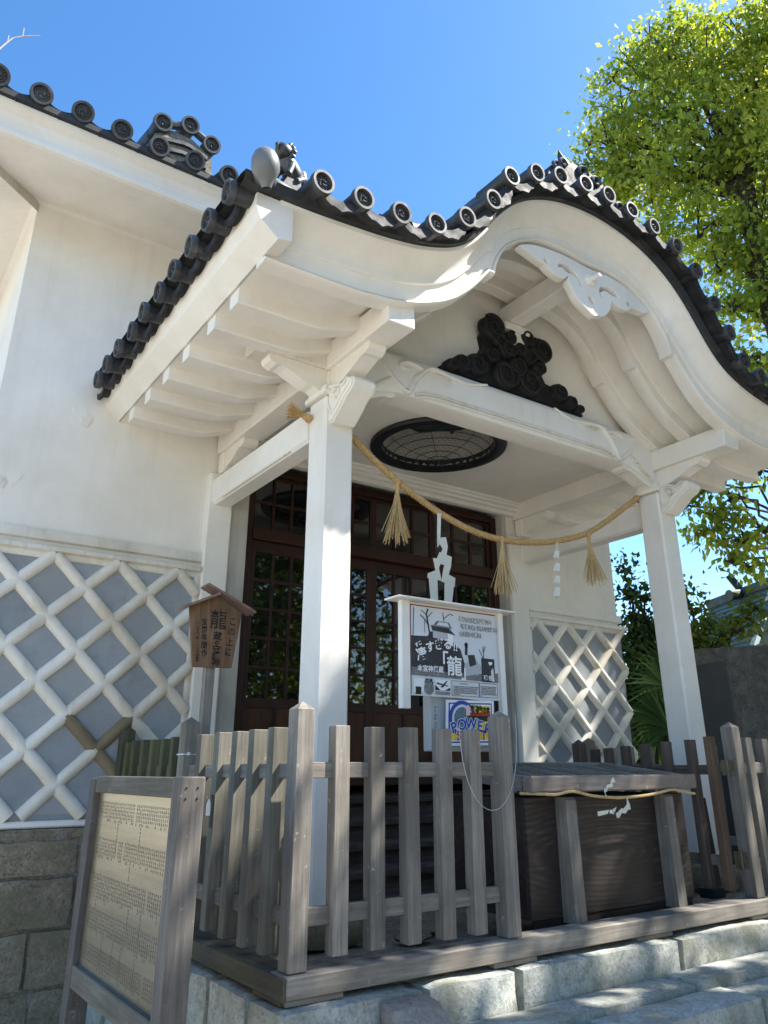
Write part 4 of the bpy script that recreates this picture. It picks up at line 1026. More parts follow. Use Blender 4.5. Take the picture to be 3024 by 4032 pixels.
# ---------------------------------------------------------------- lettering
INK = simple('black_ink', (.012,.012,.012), .6); WHITE = simple('print_white', (.78,.79,.80), .5); RED = simple('print_red', (.45,.02,.02), .5)
BLUE = simple('print_blue', (.02,.06,.34), .45); YEL = simple('print_yellow', (.85,.62,.02), .45); GREY = simple('print_grey', (.42,.44,.46), .5); LGREY = simple('print_pale_grey', (.62,.65,.68), .45)
DGREY = simple('print_dark_grey', (.035,.038,.045), .45, var=.35, vs=40); MGREY = simple('print_mid_grey', (.17,.175,.18), .5, var=.5, vs=70)
def text(body, x, y, z, size, m, parent, rot=0.0, off=0.0, sx=1.0, align='CENTER', name='lettering', face=None):
    cu = bpy.data.curves.new('t', 'FONT'); cu.body = body; cu.size = size; cu.align_x = align; cu.align_y = 'CENTER'; cu.offset = off; cu.resolution_u = 3; cu.extrude = .0004
    o = bpy.data.objects.new('t', cu); me = bpy.data.meshes.new_from_object(o); bpy.data.objects.remove(o)
    T = (face or Matrix.Translation((x,y,z)) @ Matrix.Rotation(R(90),4,'X')) @ Matrix.Rotation(rot,4,'Z') @ Matrix.Scale(sx,4,(1,0,0))
    me.transform(T); me.materials.clear(); return link(name, me, m, parent)
def flat(pts, y, m, parent, name='print', th=.0008): return link(name, MB().prism(pts, 'y', y, y+th).mesh(name), m, parent)

# ---------------------------------------------------------------- little roofed wooden sign
sg = thing('wooden_sign', (.30,1.83,-.1), 'small gabled wooden sign with black brush lettering on a pole behind the fence', 'sign')
Y0 = 1.80
part('pole', B(.284,.348,Y0+.022,Y0+.075,-.11,1.44,.003), WZ, sg)
part('board', MB().prism([(.128,1.752),(.186,1.365),(.452,1.376),(.500,1.740),(.305,1.845)], 'y', Y0, Y0+.022), SIGNW, sg)
def roofslab(xa,za,xb,zb): 
    d = Vector((xb-xa,0,zb-za)).normalized(); nn = Vector((-d.z,0,d.x))*.016
    if nn.z < 0: nn = -nn
    return MB().prism([(xa,za),(xb,zb),(xb+nn.x,zb+nn.z),(xa+nn.x,za+nn.z)], 'y', Y0-.055, Y0+.085)
part('roof_board', roofslab(.318,1.842,.066,1.722), SIGNR, sg); part('roof_board', roofslab(.222,1.895,.575,1.742), SIGNR, sg)
yt = Y0-.0012
for i, ch in enumerate('この上に'): text(ch, .438-.006*i, yt, 1.675-.068*i, .062, INK, sg, off=.0012, sx=.85)
text('龍', .335, yt, 1.672, .135, INK, sg, off=.0008, sx=.92)
for i, ch in enumerate('蔵の守護神'): text(ch, .338, yt, 1.570-.043*i, .058 if ch != 'の' else .036, INK, sg, off=.0010, sx=1.05)
for i, ch in enumerate('宝暦年間作'): text(ch, .238+.004*i, yt, 1.655-.050*i, .048, INK, sg, off=.0008, sx=.9)
for i, ch in enumerate('(一七五一年―一七六四年)'): text({'(':'︵',')':'︶','―':'｜'}.get(ch,ch), .190+.002*i, yt, 1.660-.0225*i, .029, INK, sg, off=.0003, sx=.95)

# ---------------------------------------------------------------- white framed poster board
pb = thing('poster_board', (1.3,.52,-.1), 'white framed board with a black and white poster behind the fence', 'notice board')
WPT = simple('white_paint', (.76,.74,.68), .55, .4, var=.06, vs=10)
part('cap_board', MB().prism([(.848,1.664),(1.756,1.660),(1.756,1.669),(.848,1.674)], 'y', .43, .58), WPT, pb)
part('post', B(.908,.966,.488,.53,1.06,1.663,.003), WPT, pb); part('post', B(1.652,1.69,.488,.53,-.11,1.66,.003), WPT, pb)
part('backing', B(.966,1.652,.512,.526,1.135,1.66), WPT, pb)
part('backing', B(.976,1.640,.505,.512,1.142,1.647), simple('red_backing', (.20,.04,.035), .6), pb)
PX0, PX1, PZ0, PZ1 = .982, 1.636, 1.125, 1.640
def S(s,t): return (PX0+(PX1-PX0)*s, PZ1-(PZ1-PZ0)*t)
yy = .503
pst = flat([S(0,0),S(1,0),S(1.005,.99),S(.8,1.0),S(.5,.985),S(0,.985)], yy, LGREY, pb, 'poster')
L_ = lambda k: yy-.0012*k
dk = flat([S(.0,.34),S(.18,.33),S(.22,.27),S(.42,.30),S(.47,.36),S(.56,.45),S(.60,.60),S(.58,.78),S(0,.75)], L_(1), DGREY, pst)
flat([S(.0,.68),S(.3,.70),S(.6,.74),S(.8,.70),S(1,.68),S(1,.79),S(.0,.77)], L_(2), MGREY, pst)
flat([S(.60,.60),S(.72,.52),S(.80,.62),S(.80,.74),S(.60,.76)], L_(1.4), GREY, pst)
flat([S(.64,.50),S(.72,.49),S(.74,.60),S(.66,.63)], L_(2.2), DGREY, pst)
# storehouse in the old picture
flat([S(.22,.20),S(.42,.21),S(.50,.29),S(.40,.285),S(.24,.27)], L_(2), DGREY, pst); flat([S(.29,.145),S(.43,.15),S(.46,.22),S(.24,.21)], L_(3), MGREY, pst); flat([S(.31,.155),S(.41,.16),S(.43,.20),S(.28,.195)], L_(4), LGREY, pst)
flat([S(.24,.26),S(.41,.275),S(.41,.36),S(.24,.34)], L_(3), GREY, pst); flat([S(.41,.275),S(.47,.285),S(.47,.42),S(.41,.38)], L_(3), WHITE, pst)
def twig(pts, r=.004):
    q = [(*S(a,b),) for a,b in pts]; b = MB()
    for (x0,z0),(x1,z1) in zip(q,q[1:]):
        d = Vector((x1-x0,z1-z0)).normalized(); n_ = Vector((-d.y,d.x))*r/2
        b.prism([(x0-n_.x,z0-n_.y),(x1-n_.x,z1-n_.y),(x1+n_.x,z1+n_.y),(x0+n_.x,z0+n_.y)], 'y', L_(2.5), L_(2.5)+.0008)
    link('print', b.mesh('print'), DGREY, pst)
twig([(.21,.34),(.19,.2),(.17,.08),(.19,.02)], .010); twig([(.19,.2),(.14,.13),(.10,.10)], .006); twig([(.18,.12),(.24,.05)]); twig([(.17,.09),(.11,.04)]); twig([(.02,.34),(.03,.02)], .004); twig([(.15,.3),(.15,.14)], .003)
twig([(.37,.14),(.36,.04)]); twig([(.37,.11),(.44,.05),(.48,.06)]); twig([(.62,.5),(.63,.36)], .02); twig([(.63,.42),(.61,.37)], .014); twig([(.83,.55),(.83,.38)], .005); twig([(.83,.46),(.86,.38)]); twig([(.82,.52),(.78,.42)])
flat([S(.80,.52),S(.96,.52),S(.96,.79),S(.80,.79)], L_(3), DGREY, pst); flat([S(.88,.56),S(.93,.555),S(.93,.58),S(.90,.60)], L_(4), WHITE, pst); flat([S(.91,.66),S(.94,.62),S(.95,.78),S(.92,.78)], L_(4), LGREY, pst)
text('現 在', S(.87,.745)[0], L_(5), S(.87,.745)[1], .030, WHITE, pst, off=.0012)
for i, ln in enumerate(('昭和20年大阪大空襲でも！','『龍神さま』は言い伝え通り！','大火災から護る!!')):
    x_, z_ = S(.55,.095+.085*i)
    text(ln, x_, L_(4), z_, .029, INK, pst, align='LEFT', off=.0022, sx=.78); text(ln, x_, L_(5), z_, .029, WHITE, pst, align='LEFT', off=.0002, sx=.78)
for ch,s_,t_,sz,rt_ in (('凄',.110,.545,.078,.25),('す',.205,.455,.066,.20),('ぎ',.305,.420,.068,.10),('る',.405,.405,.068,.0),('!!',.495,.425,.066,-.10)):
    text(ch, *((lambda p:(p[0],L_(4),p[1]))(S(s_,t_))), sz, WHITE, pst, rt_, .0016)
text('すこ', *((lambda p:(p[0],L_(4),p[1]))(S(.075,.43))), .027, WHITE, pst, .5, .001)
text('「', *((lambda p:(p[0],L_(4),p[1]))(S(.325,.60))), .11, WHITE, pst, 0, .002); text('」', *((lambda p:(p[0],L_(4),p[1]))(S(.625,.705))), .10, WHITE, pst, 0, .002)
text('龍', *((lambda p:(p[0],L_(3.6),p[1]))(S(.475,.655))), .118, INK, pst, 0, .006); text('龍', *((lambda p:(p[0],L_(5),p[1]))(S(.475,.655))), .118, WHITE, pst, 0, .0022)
text('本宮神輿蔵', *((lambda p:(p[0],L_(4),p[1]))(S(.205,.695))), .038, WHITE, pst, 0, .0008)
# lower band: small pictures and boxed fine print
flat([S(.02,.80),S(.13,.80),S(.15,.87),S(.12,.95),S(.02,.95)], L_(2), WHITE, pst); flat([S(.04,.89),S(.10,.89),S(.10,.97),S(.04,.97)], L_(3), INK, pst)
link('print', MB().lathe([(.036,L_(3)),(.030,L_(3.5)),(.0005,L_(3.5))], 20, 'y', (S(.185,.90)[0],0,S(.185,.90)[1])).mesh('print'), MGREY, pst)
flat([S(.255,.80),S(.42,.80),S(.42,.915),S(.255,.915)], L_(2), WHITE, pst); flat([S(.255,.86),S(.31,.915),S(.255,.915)], L_(3), INK, pst); flat([S(.36,.915),S(.42,.88),S(.42,.915)], L_(3), INK, pst); flat([S(.27,.83),S(.40,.86),S(.40,.87),S(.27,.85)], L_(3), DGREY, pst); flat([S(.31,.88),S(.38,.81),S(.395,.81),S(.34,.885)], L_(3.6), DGREY, pst)
text('神輿蔵', *((lambda p:(p[0],L_(3),p[1]))(S(.185,.815))), .017, INK, pst, 0, .0006); text('龍神さま', *((lambda p:(p[0],L_(3),p[1]))(S(.185,.845))), .017, INK, pst, 0, .0006)
def fineprint(s0,s1,t0,t1,n,seed):
    rnd = random.Random(seed); b = MB()
    for i in range(n):
        t = t0+(t1-t0)*(i+.5)/n; s = s0
        while s < s1-.01:
            wd = rnd.uniform(.006,.012); x0_,z0_ = S(s,t+.006); x1_,z1_ = S(min(s+wd,s1),t-.006*rnd.uniform(.4,1)); b.box(x0_,x1_,L_(3),L_(3)+.0008,z0_,z1_); s += wd+rnd.uniform(.002,.006)
            if i == n-1 and rnd.random() < .12: break
    link('fine_print', b.mesh('fine_print'), MGREY, pst, kind='stuff')
def frame(s0,s1,t0,t1,wd=.004):
    b = MB()
    for (a,c,e,f) in ((s0,s1,t0,t0+wd),(s0,s1,t1-wd,t1),(s0,s0+wd*.8,t0,t1),(s1-wd*.8,s1,t0,t1)):
        x0_,z1_ = S(a,e); x1_,z0_ = S(c,f); b.box(x0_,x1_,L_(2.5),L_(2.5)+.0008,z0_,z1_)
    link('print', b.mesh('print'), DGREY, pst)
frame(.44,.76,.80,.965); frame(.765,.985,.805,.965)
fineprint(.46,.745,.85,.955,6,1); fineprint(.78,.97,.835,.955,7,2); fineprint(.255,.42,.925,.965,3,3); fineprint(.53,.68,.815,.84,1,4)
# small box and colourful sign below
part('letter_box', B(1.13,1.60,.53,.60,.84,1.14,.004), simple('pale_grey_plastic', (.40,.42,.42), .4), pb)
ps = thing('power_sign', (1.4,.50,.86), 'yellow and blue printed sign with a dragon ring hung below the poster', 'sign')
QX0,QX1,QZ0,QZ1 = 1.215,1.580,.868,1.118
def Q(s,t): x_ = QX0+(QX1-QX0)*s; return (x_+.012*(t-.5)*-1, QZ1-(QZ1-QZ0)*t+.008*s)
y2 = .495; M_ = lambda k: y2-.0012*k
brd = flat([Q(0,0),Q(1,0),Q(1,1),Q(0,1)], y2, WHITE, ps, 'board', .003)
flat([Q(.05,.06),Q(.95,.06),Q(.95,.94),Q(.05,.94)], M_(1), BLUE, brd); flat([Q(.075,.09),Q(.925,.09),Q(.925,.91),Q(.075,.91)], M_(2), WHITE, brd); flat([Q(.10,.125),Q(.90,.125),Q(.90,.875),Q(.10,.875)], M_(3), YEL, brd)
cx_, cz_ = Q(.33,.42)
link('print', MB().lathe([(.102,M_(4)),(.085,M_(4.4)),(.0005,M_(4.4))], 28, 'y', (cx_,0,cz_)).mesh('print'), BLUE, brd)
link('print', MB().lathe([(.080,M_(5)),(.0005,M_(5))], 28, 'y', (cx_,0,cz_)).mesh('print'), LGREY, brd)
link('print', MB().lathe([(.066,M_(6)),(.0005,M_(6))], 28, 'y', (cx_,0,cz_)).mesh('print'), simple('print_teal', (.10,.17,.20), .5, var=.5, vs=60), brd)
flat([Q(.46,.275),Q(.90,.275),Q(.90,.345),Q(.46,.345)], M_(6.5), RED, brd); flat([Q(.44,.345),Q(.90,.345),Q(.90,.47),Q(.44,.47)], M_(6.5), INK, brd)
flat([Q(.36,.20),Q(.43,.10),Q(.50,.20),Q(.47,.20),Q(.47,.34),Q(.39,.34),Q(.39,.20)], M_(7.5), simple('print_pink', (.75,.50,.48), .5), brd)
for ch,s_,sz in (('龍',.55,.052),('神',.66,.050),('さ',.77,.036),('ま',.85,.036)): text(ch, *((lambda p:(p[0],M_(8.2),p[1]))(Q(s_,.225))), sz, INK, brd, 0, .0018)
for ch,s_,t_,rt_ in (('P',.14,.62,.30),('O',.30,.555,.15),('W',.49,.54,0.0),('E',.67,.585,-.15),('R',.83,.655,-.28)):
    text(ch, *((lambda p:(p[0],M_(8),p[1]))(Q(s_,t_))), .082, WHITE, brd, rt_, .0055); text(ch, *((lambda p:(p[0],M_(9),p[1]))(Q(s_,t_))), .082, BLUE, brd, rt_, .0022)
for i,ch in enumerate('SPOT'): 
    text(ch, *((lambda p:(p[0],M_(8),p[1]))(Q(.24+.17*i,.79))), .070, WHITE, brd, 0, .005); text(ch, *((lambda p:(p[0],M_(9),p[1]))(Q(.24+.17*i,.79))), .070, RED, brd, 0, .002)
ch_ = MB()
for k in range(7): ch_.tube([(1.165+.008*math.cos(a)*(k%2)+.001, .526+.008*math.cos(a)*((k+1)%2), 1.09-.022*k+.014*math.sin(a)) for a in [2*math.pi*i/10 for i in range(10)]], .0016, 4, closed=True)
part('chain', ch_, simple('steel_chain', (.4,.4,.4), .35, .5, .8), ps)

# ---------------------------------------------------------------- notice board at the left front
nb = thing('engraved_notice_board', (-.57,.28,-.8), 'weathered wooden frame holding a brass coloured plate engraved with columns of names', 'notice board')
BRS = None
def brassplate():
    m, nt, b = newmat('satin_brass_plate'); p = pos(nt, (1,1,14), False)
    c = ramp(nt, noise(nt, p, 1.3, 3), [(.3, (.32,.265,.175)), (.7, (.43,.365,.26))])
    nt.links.new(c, b.inputs['Base Color']); b.inputs['Metallic'].default_value = .8; b.inputs['Roughness'].default_value = .34
    bump(nt, b, noise(nt, pos(nt, (1,1.5,30), False), 2.0, 3), .06, .004); return m
WNZ = wood('dark_grey_frame_z', 'z', (.060,.052,.045), (.25,.225,.20)); WNY = wood('dark_grey_frame_y', 'y', (.065,.058,.046), (.26,.235,.195), moss=.2)
part('post', B(-.612,-.520,-.300,-.215,-.80,.727,.004), WNZ, nb)
part('post', B(-.607,-.52,.800,.885,-.80,.715,.004), WNZ, nb)
part('rail', B(-.602,-.53,-.214,.799,.655,.724,.004), WNY, nb); part('rail', B(-.604,-.53,-.214,.799,-.105,-.020,.004), WNY, nb)
plate = part('plate', B(-.578,-.572,-.213,.798,-.022,.657), brassplate(), nb)
part('backing_board', B(-.570,-.556,-.212,.797,-.10,.66), WY, nb)
rnd = random.Random(4); tx = MB()
bands = [(.620,.075,.16),(.475,.08,.17),(.335,.085,.12),(.205,.085,.15),(.075,.075,.0)]
for zt_, hh, extra in bands:
    for cidx in range(44):
        yv = .745-.0209*cidx
        if rnd.random() < .04: continue
        hcol = hh*rnd.uniform(.75,1.0) + (extra*rnd.uniform(.3,.8) if rnd.random() < .09 else 0) ; zc = zt_
        while zc > zt_-hcol:
            ch_h = .0115
            for sidx in range(5):
                if rnd.random() < .5: 
                    a = zc-ch_h*rnd.random()*.9; tx.add([(-.5785,yv-.0048,a),(-.5785,yv+.0048,a),(-.5785,yv+.0048,a-.0015),(-.5785,yv-.0048,a-.0015)],[(0,1,2,3)])
                else:
                    q = yv+rnd.uniform(-.004,.004); tx.add([(-.5785,q-.0008,zc),(-.5785,q+.0008,zc),(-.5785,q+.0008,zc-ch_h*.85),(-.5785,q-.0008,zc-ch_h*.85)],[(0,1,2,3)])
            zc -= ch_h*1.18
link('engraved_text', tx.mesh('engraved_text'), simple('engraving', (.13,.105,.07), .6), plate, kind='stuff')
for z in (.69,.655): 
    for x in (-.59,-.548): part('nail', MB().lathe([(.0045,-.301),(.003,-.303),(.0003,-.3035)], 8, 'y', (x,0,z)), BLK, nb)
tg = thing('white_tag', (.03,.62,.3), 'small white paper tag hung on the side pickets', 'tag')
part('tag', MB().prism([(.862,.535),(.915,.535),(.915,.585),(.893,.612),(.880,.612),(.862,.59)], 'x', -.012, -.010), PAPER, tg)
part('strap', B(-.009,-.003,.856,.87,.48,.63), TDARK, tg)
# ---------------------------------------------------------------- vegetation
BARK = stone('dark_bark', [(.030,.024,.017), (.062,.050,.037), (.11,.092,.07)], 12, bmp=1.0)
def mesh_np(name, V, Fq, shade):
    me = bpy.data.meshes.new(name); nv, nf = len(V), len(Fq)
    me.vertices.add(nv); me.vertices.foreach_set('co', V.astype(np.float32).ravel())
    me.loops.add(nf*4); me.loops.foreach_set('vertex_index', Fq.astype(np.int32).ravel())
    me.polygons.add(nf); me.polygons.foreach_set('loop_start', np.arange(0, nf*4, 4, dtype=np.int32))
    me.update(calc_edges=True); me.validate()
    at = me.attributes.new('shade', 'FLOAT', 'POINT'); at.data.foreach_set('value', shade.astype(np.float32))
    return me
def leaves(centers, size, rng, droop=.5, asp=.55, clump=None):
    """rhombic leaves, each a folded quad"""
    n = len(centers); a = rng.normal(size=(n,3)); a[:,2] -= droop*1.2; a /= np.linalg.norm(a, axis=1)[:,None]
    b = rng.normal(size=(n,3)); b -= a*(a*b).sum(1)[:,None]; b /= np.linalg.norm(b, axis=1)[:,None]
    s = size*(.35+.95*rng.random(n)**.8)[:,None]; nn = np.cross(a, b)
    p0 = centers; p2 = centers+a*s; m = centers+a*s*.45
    p1 = m+b*s*asp*.5+nn*s*.08; p3 = m-b*s*asp*.5+nn*s*.08
    V = np.stack([p0,p1,p2,p3], 1).reshape(-1,3); Fq = np.arange(n*4).reshape(n,4)
    sh = np.clip((clump if clump is not None else .5) + rng.normal(0,.16,n), 0, 1)
    return V, Fq, np.repeat(sh, 4)
def crown_pts(lobes, dens, rng, clump_r=.28, per=38, shell=.55):
    C, Sh = [], []
    for (x,y,z,r) in lobes:
        k = max(3, int(dens*r*r*4))
        d = rng.normal(size=(k,3)); d /= np.linalg.norm(d, axis=1)[:,None]
        rad = r*(shell+(1-shell)*rng.random(k))[:,None]
        cc = np.array([x,y,z])+d*rad*np.array([1,1,.85])
        tone = rng.random(k)
        for c, t in zip(cc, tone):
            m = int(per*rng.uniform(.5,1.3)); q = rng.normal(size=(m,3))*clump_r*np.array([1,1,.7]); C.append(c+q); Sh.append(np.full(m, .15+.7*t))
    return np.concatenate(C), np.concatenate(Sh)
def limb(mb, a, b, r0, r1, rng, k=6, wob=.06):
    a, b = np.array(a, float), np.array(b, float); L = np.linalg.norm(b-a); P = []
    for i in range(k+1):
        t = i/k; p = a+(b-a)*t; p[2] += .10*L*math.sin(math.pi*t)
        if 0 < i < k: p += rng.normal(size=3)*wob*L*.35
        P.append(tuple(p))
    mb.tube(P, [r0+(r1-r0)*i/k for i in range(k+1)], 8)
def tree(name, label, cat, base, h, r0, lobes, dens, lsize, mat, seed, group=None, clump_r=.28, per=38, keep=None, twigs=True, droop=.5, trunk_top=None, shell=.55):
    rng = np.random.default_rng(seed); t = thing(name, base, label, cat, group)
    tb = MB(); bx, by, bz = base; tt = trunk_top or (bx,by,bz+h)
    limb(tb, base, tt, r0, r0*.45, rng, 8, .02)
    for (x,y,z,r) in lobes:
        f = min(.98, max(.25, (z-1.2*r-bz)/h)); st = np.array(base)+(np.array(tt)-np.array(base))*f
        limb(tb, st, (x,y,z), r0*.19, .015, rng)
        if twigs:
            for _ in range(6):
                d = rng.normal(size=3); d /= np.linalg.norm(d); d[2] = abs(d[2])*.6; limb(tb, (x,y,z-.3*r), np.array([x,y,z])+d*r*.9, .022, .006, rng, 4)
    part('trunk', tb, BARK, t, 60)
    C, S_ = crown_pts(lobes, dens, rng, clump_r, per, shell)
    if keep is not None: k = keep(C, rng); C, S_ = C[k], S_[k]
    V, Fq, sh = leaves(C, lsize, rng, droop, clump=S_)
    link('crown', mesh_np('crown', V, Fq, sh), mat, t)
    return t
LEAF = leafmat('fresh_camphor_leaf', (.12,.19,.030), (.30,.39,.07), (.54,.56,.11), .62)
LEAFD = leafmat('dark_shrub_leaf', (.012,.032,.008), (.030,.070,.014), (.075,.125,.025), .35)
LEAFM = leafmat('mid_leaf', (.05,.085,.014), (.11,.165,.028), (.21,.24,.05), .55)
CAMPHOR = [(8.34, 4.81, 11.8, 0.39), (8.27, 4.9, 11.99, 0.22), (8.53, 3.89, 13.59, 0.35), (8.85, 3.59, 13.99, 0.42), (9.0, 3.15, 14.37, 0.42), (8.37, 4.44, 12.31, 0.34), (8.92, 2.46, 6.03, 0.34), (9.05, 2.44, 5.46, 0.34), (8.88, 2.54, 4.84, 0.25), (9.04, 2.66, 6.78, 0.31), (9.28, 2.21, 6.29, 0.4), (9.03, 2.69, 5.63, 0.22), (8.37, 4.45, 11.17, 0.59), (8.43, 4.02, 12.01, 0.6), (8.74, 3.92, 11.47, 0.7), (8.61, 3.76, 12.73, 0.57), (8.8, 3.47, 12.02, 0.77), (9.09, 3.38, 13.35, 0.7), (8.98, 2.78, 13.58, 0.7), (8.93, 3.64, 10.76, 0.84), (9.15, 2.88, 12.36, 0.89), (9.32, 2.57, 14.22, 0.54), (9.43, 2.36, 13.28, 0.81), (9.27, 2.22, 11.63, 1.02), (8.76, 2.75, 10.72, 0.87), (9.64, 1.65, 13.26, 0.75), (9.79, 1.8, 12.43, 1.01), (9.83, 2.45, 10.7, 0.96), (9.1, 2.97, 9.58, 0.75), (9.66, 2.34, 9.1, 0.84), (9.08, 2.59, 7.8, 0.51), (9.66, 2.33, 7.97, 0.62), (9.57, 1.57, 10.46, 1.02), (9.15, 2.46, 6.81, 0.4), (9.26, 3.68, 9.94, 0.57), (9.68, 1.81, 9.09, 0.93), (9.12, 2.74, 8.7, 0.53), (10.01, 0.99, 12.55, 1.29), (10.0, 1.01, 10.26, 1.43), (9.8, 1.27, 13.43, 0.69), (9.91, 1.26, 7.86, 1.17)]
BOUGH = [(7.26, 2.54, 4.2, 0.18), (7.49, 2.56, 3.92, 0.22), (7.55, 2.27, 4.07, 0.2), (7.61, 2.55, 3.55, 0.18), (7.75, 2.31, 3.55, 0.2), (7.68, 2.24, 3.15, 0.15), (7.58, 2.4, 3.24, 0.13), (7.16, 2.7, 4.01, 0.08), (6.99, 2.59, 4.16, 0.08), (7.55, 2.45, 4.34, 0.19), (7.42, 2.67, 3.66, 0.13), (7.97, 2.13, 3.68, 0.21), (7.71, 2.38, 3.84, 0.2)]
SHRUB1 = [(7.26, 3.76, 2.24, 0.3), (7.12, 3.77, 2.99, 0.17), (7.15, 3.74, 2.64, 0.22), (7.44, 3.68, 2.52, 0.26), (7.46, 3.82, 1.99, 0.3), (7.2, 3.83, 2.24, 0.26), (7.58, 3.66, 2.25, 0.27), (7.13, 3.93, 1.78, 0.3), (7.42, 3.87, 1.46, 0.42), (7.69, 3.69, 1.79, 0.34), (7.07, 4.0, 1.26, 0.33), (7.39, 3.75, 1.07, 0.34), (6.95, 3.67, 3.35, 0.08), (7.25, 3.61, 2.91, 0.13)]
SHRUB2 = [(7.13, 2.74, 2.33, 0.18), (7.08, 2.81, 2.66, 0.1), (7.26, 2.72, 2.5, 0.11), (7.26, 2.54, 2.28, 0.14), (7.27, 2.33, 2.32, 0.1), (7.44, 2.24, 2.48, 0.08), (7.09, 2.8, 2.18, 0.16), (7.12, 2.58, 2.15, 0.12), (7.5, 2.14, 2.59, 0.06), (7.15, 2.89, 2.88, 0.08), (7.69, 2.21, 1.49, 0.28), (7.48, 2.18, 1.83, 0.12)]
tree('camphor_tree', 'large bright green camphor tree rising behind the right side of the porch roof', 'tree', (9.5,2.15,-.8), 11.0, .30, CAMPHOR, 11.5, .135, LEAF, 11, clump_r=.17, per=42, droop=.8)
tree('camphor_tree', 'lower leafy camphor bough hanging to the right of the right pillar', 'tree', (10.4,2.9,-.8), 6.5, .12, BOUGH, 26, .115, LEAF, 12, clump_r=.11, per=30, droop=.9)
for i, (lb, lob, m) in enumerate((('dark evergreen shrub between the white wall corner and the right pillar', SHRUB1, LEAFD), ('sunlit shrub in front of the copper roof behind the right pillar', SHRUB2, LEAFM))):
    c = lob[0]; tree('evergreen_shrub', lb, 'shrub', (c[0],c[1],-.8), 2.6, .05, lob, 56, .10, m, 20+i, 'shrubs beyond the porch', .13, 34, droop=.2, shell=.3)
# fan palms
PALM = leafmat('palm_leaf', (.02,.05,.012), (.055,.11,.03), (.16,.22,.08), .3, .35)
def palm(label, base, hubs, seed):
    rng = np.random.default_rng(seed); t = thing('fan_palm', base, label, 'palm', 'fan palms beside the white wall')
    st = MB(); bl = []
    for (x,y,z,ang,r) in hubs:
        st.tube([base,((base[0]+x)/2,(base[1]+y)/2,(base[2]+z)/2+.1),(x,y,z)], [.02,.015,.012], 6)
        for k in range(26):
            a = ang + R(-105+210*k/25); L = r*rng.uniform(.85,1.05); b = MB()
            u = np.array([math.cos(a)*.82, -math.cos(a)*.57, math.sin(a)]); w_ = np.cross(u, [-.57,-.82,0]); w_ /= np.linalg.norm(w_)
            o = np.array([x,y,z]); dn = np.array([0,0,-.14*L])
            bl.append([tuple(o), tuple(o+u*L*.45+w_*.016), tuple(o+u*L+dn), tuple(o+u*L*.45-w_*.016)])
    part('stem', st, BARK, t, 60)
    V = np.array(bl).reshape(-1,3); Fq = np.arange(len(V)).reshape(-1,4)
    link('frond', mesh_np('frond', V, Fq, np.repeat(rng.random(len(bl)),4)), PALM, t)
palm('fan palm with narrow green blades at the corner of the white wall', (6.57,3.01,-.8), [(6.6, 2.97, 1.67, 2.3, 0.62),(6.75, 2.94, 1.86, 1.6, 0.6)], 1)
palm('lower fan palm fronds just above the gate pickets', (6.37,3.11,-.8), [(6.46, 3.0, 1.29, 2.7, 0.55),(6.52, 2.92, 1.17, 2.0, 0.6)], 2)
# tall trees on the near side: they shade the fence and are mirrored in the door panes
SX, SY, SZ = 1.8, -1.0, 2.45
def shade_keep(C, rng):  # trims the crown along the sun rays so its shadow edge falls as wanted
    k = C[:,1]/SY; qx = C[:,0]-SX*k; qz = C[:,2]-SZ*k
    edge_ = np.where(qz < .98, -3.0, .58+.655*(qz-1)) + np.where(qz < 1, 0, .10*np.sin(qz*4.1)+.06*np.sin(qz*11))
    # openings cut into the crown to drop sun patches on fence, steps and wall
    gap = np.zeros(len(C), bool)
    for gx, gz, gr in ((.30,.80,.24),(.20,.62,.15),(.05,.85,.10),(.06,.55,.09),(.03,.25,.10),(.45,.88,.12),(.10,-.05,.10),(1.35,.02,.12),(.95,-.20,.14),(1.9,.02,.12),(-.9,.0,.12),(-1.0,-.35,.10),(1.75,.72,.16),(2.35,.70,.20),(2.75,.10,.16),(1.55,-.25,.13),(2.15,-.28,.22),(2.55,-.33,.24),(2.9,-.2,.2),(3.3,1.0,.22),(.62,.02,.14),(3.05,.75,.14),(7.6,3.2,.35),(8.3,3.8,.3),(6.9,2.6,.3),(7.1,3.9,.3),(8.9,3.0,.3),(4.55,2.6,.14),(4.2,4.2,.12)):
        gap |= (qx-gx)**2+((qz-gz)/1.25)**2 < (gr+.09+.35*gr*np.sin(9*np.arctan2(qz-gz,qx-gx)))**2
    gr_ = np.random.default_rng(77)
    for _ in range(48):
        gx, gz, gr = gr_.uniform(-1.2,4.6), gr_.uniform(-.75,1.35), gr_.uniform(.13,.22)
        gap |= (qx-gx)**2+(qz-gz)**2 < (gr*(1+.3*np.sin(5*np.arctan2(qz-gz,qx-gx)+gx*9)))**2
    for _ in range(30):
        gx, gz, gr = gr_.uniform(-.6,3.2), gr_.uniform(-1.7,-.45), gr_.uniform(.13,.23)
        gap |= (qx-gx)**2+(qz-gz)**2 < gr**2
    for _ in range(14):
        gx, gz, gr = gr_.uniform(8.6,10.8), gr_.uniform(6.6,8.6), gr_.uniform(.22,.36)
        gap |= (qx-gx)**2+((qz-gz)*.7)**2 < gr**2
    soft = rng.normal(0,.04,len(C))
    return (qx+soft > edge_) & ~gap
shade_lobes = []
rg_ = np.random.default_rng(5)
for i in range(12):  # low clumps added to shade the ground in front
    kk = 3.3+rg_.uniform(-.4,.4); shade_lobes.append((rg_.uniform(-1.6,8)+SX*kk, SY*kk, rg_.uniform(-5.2,.7)+SZ*kk, 1.0))
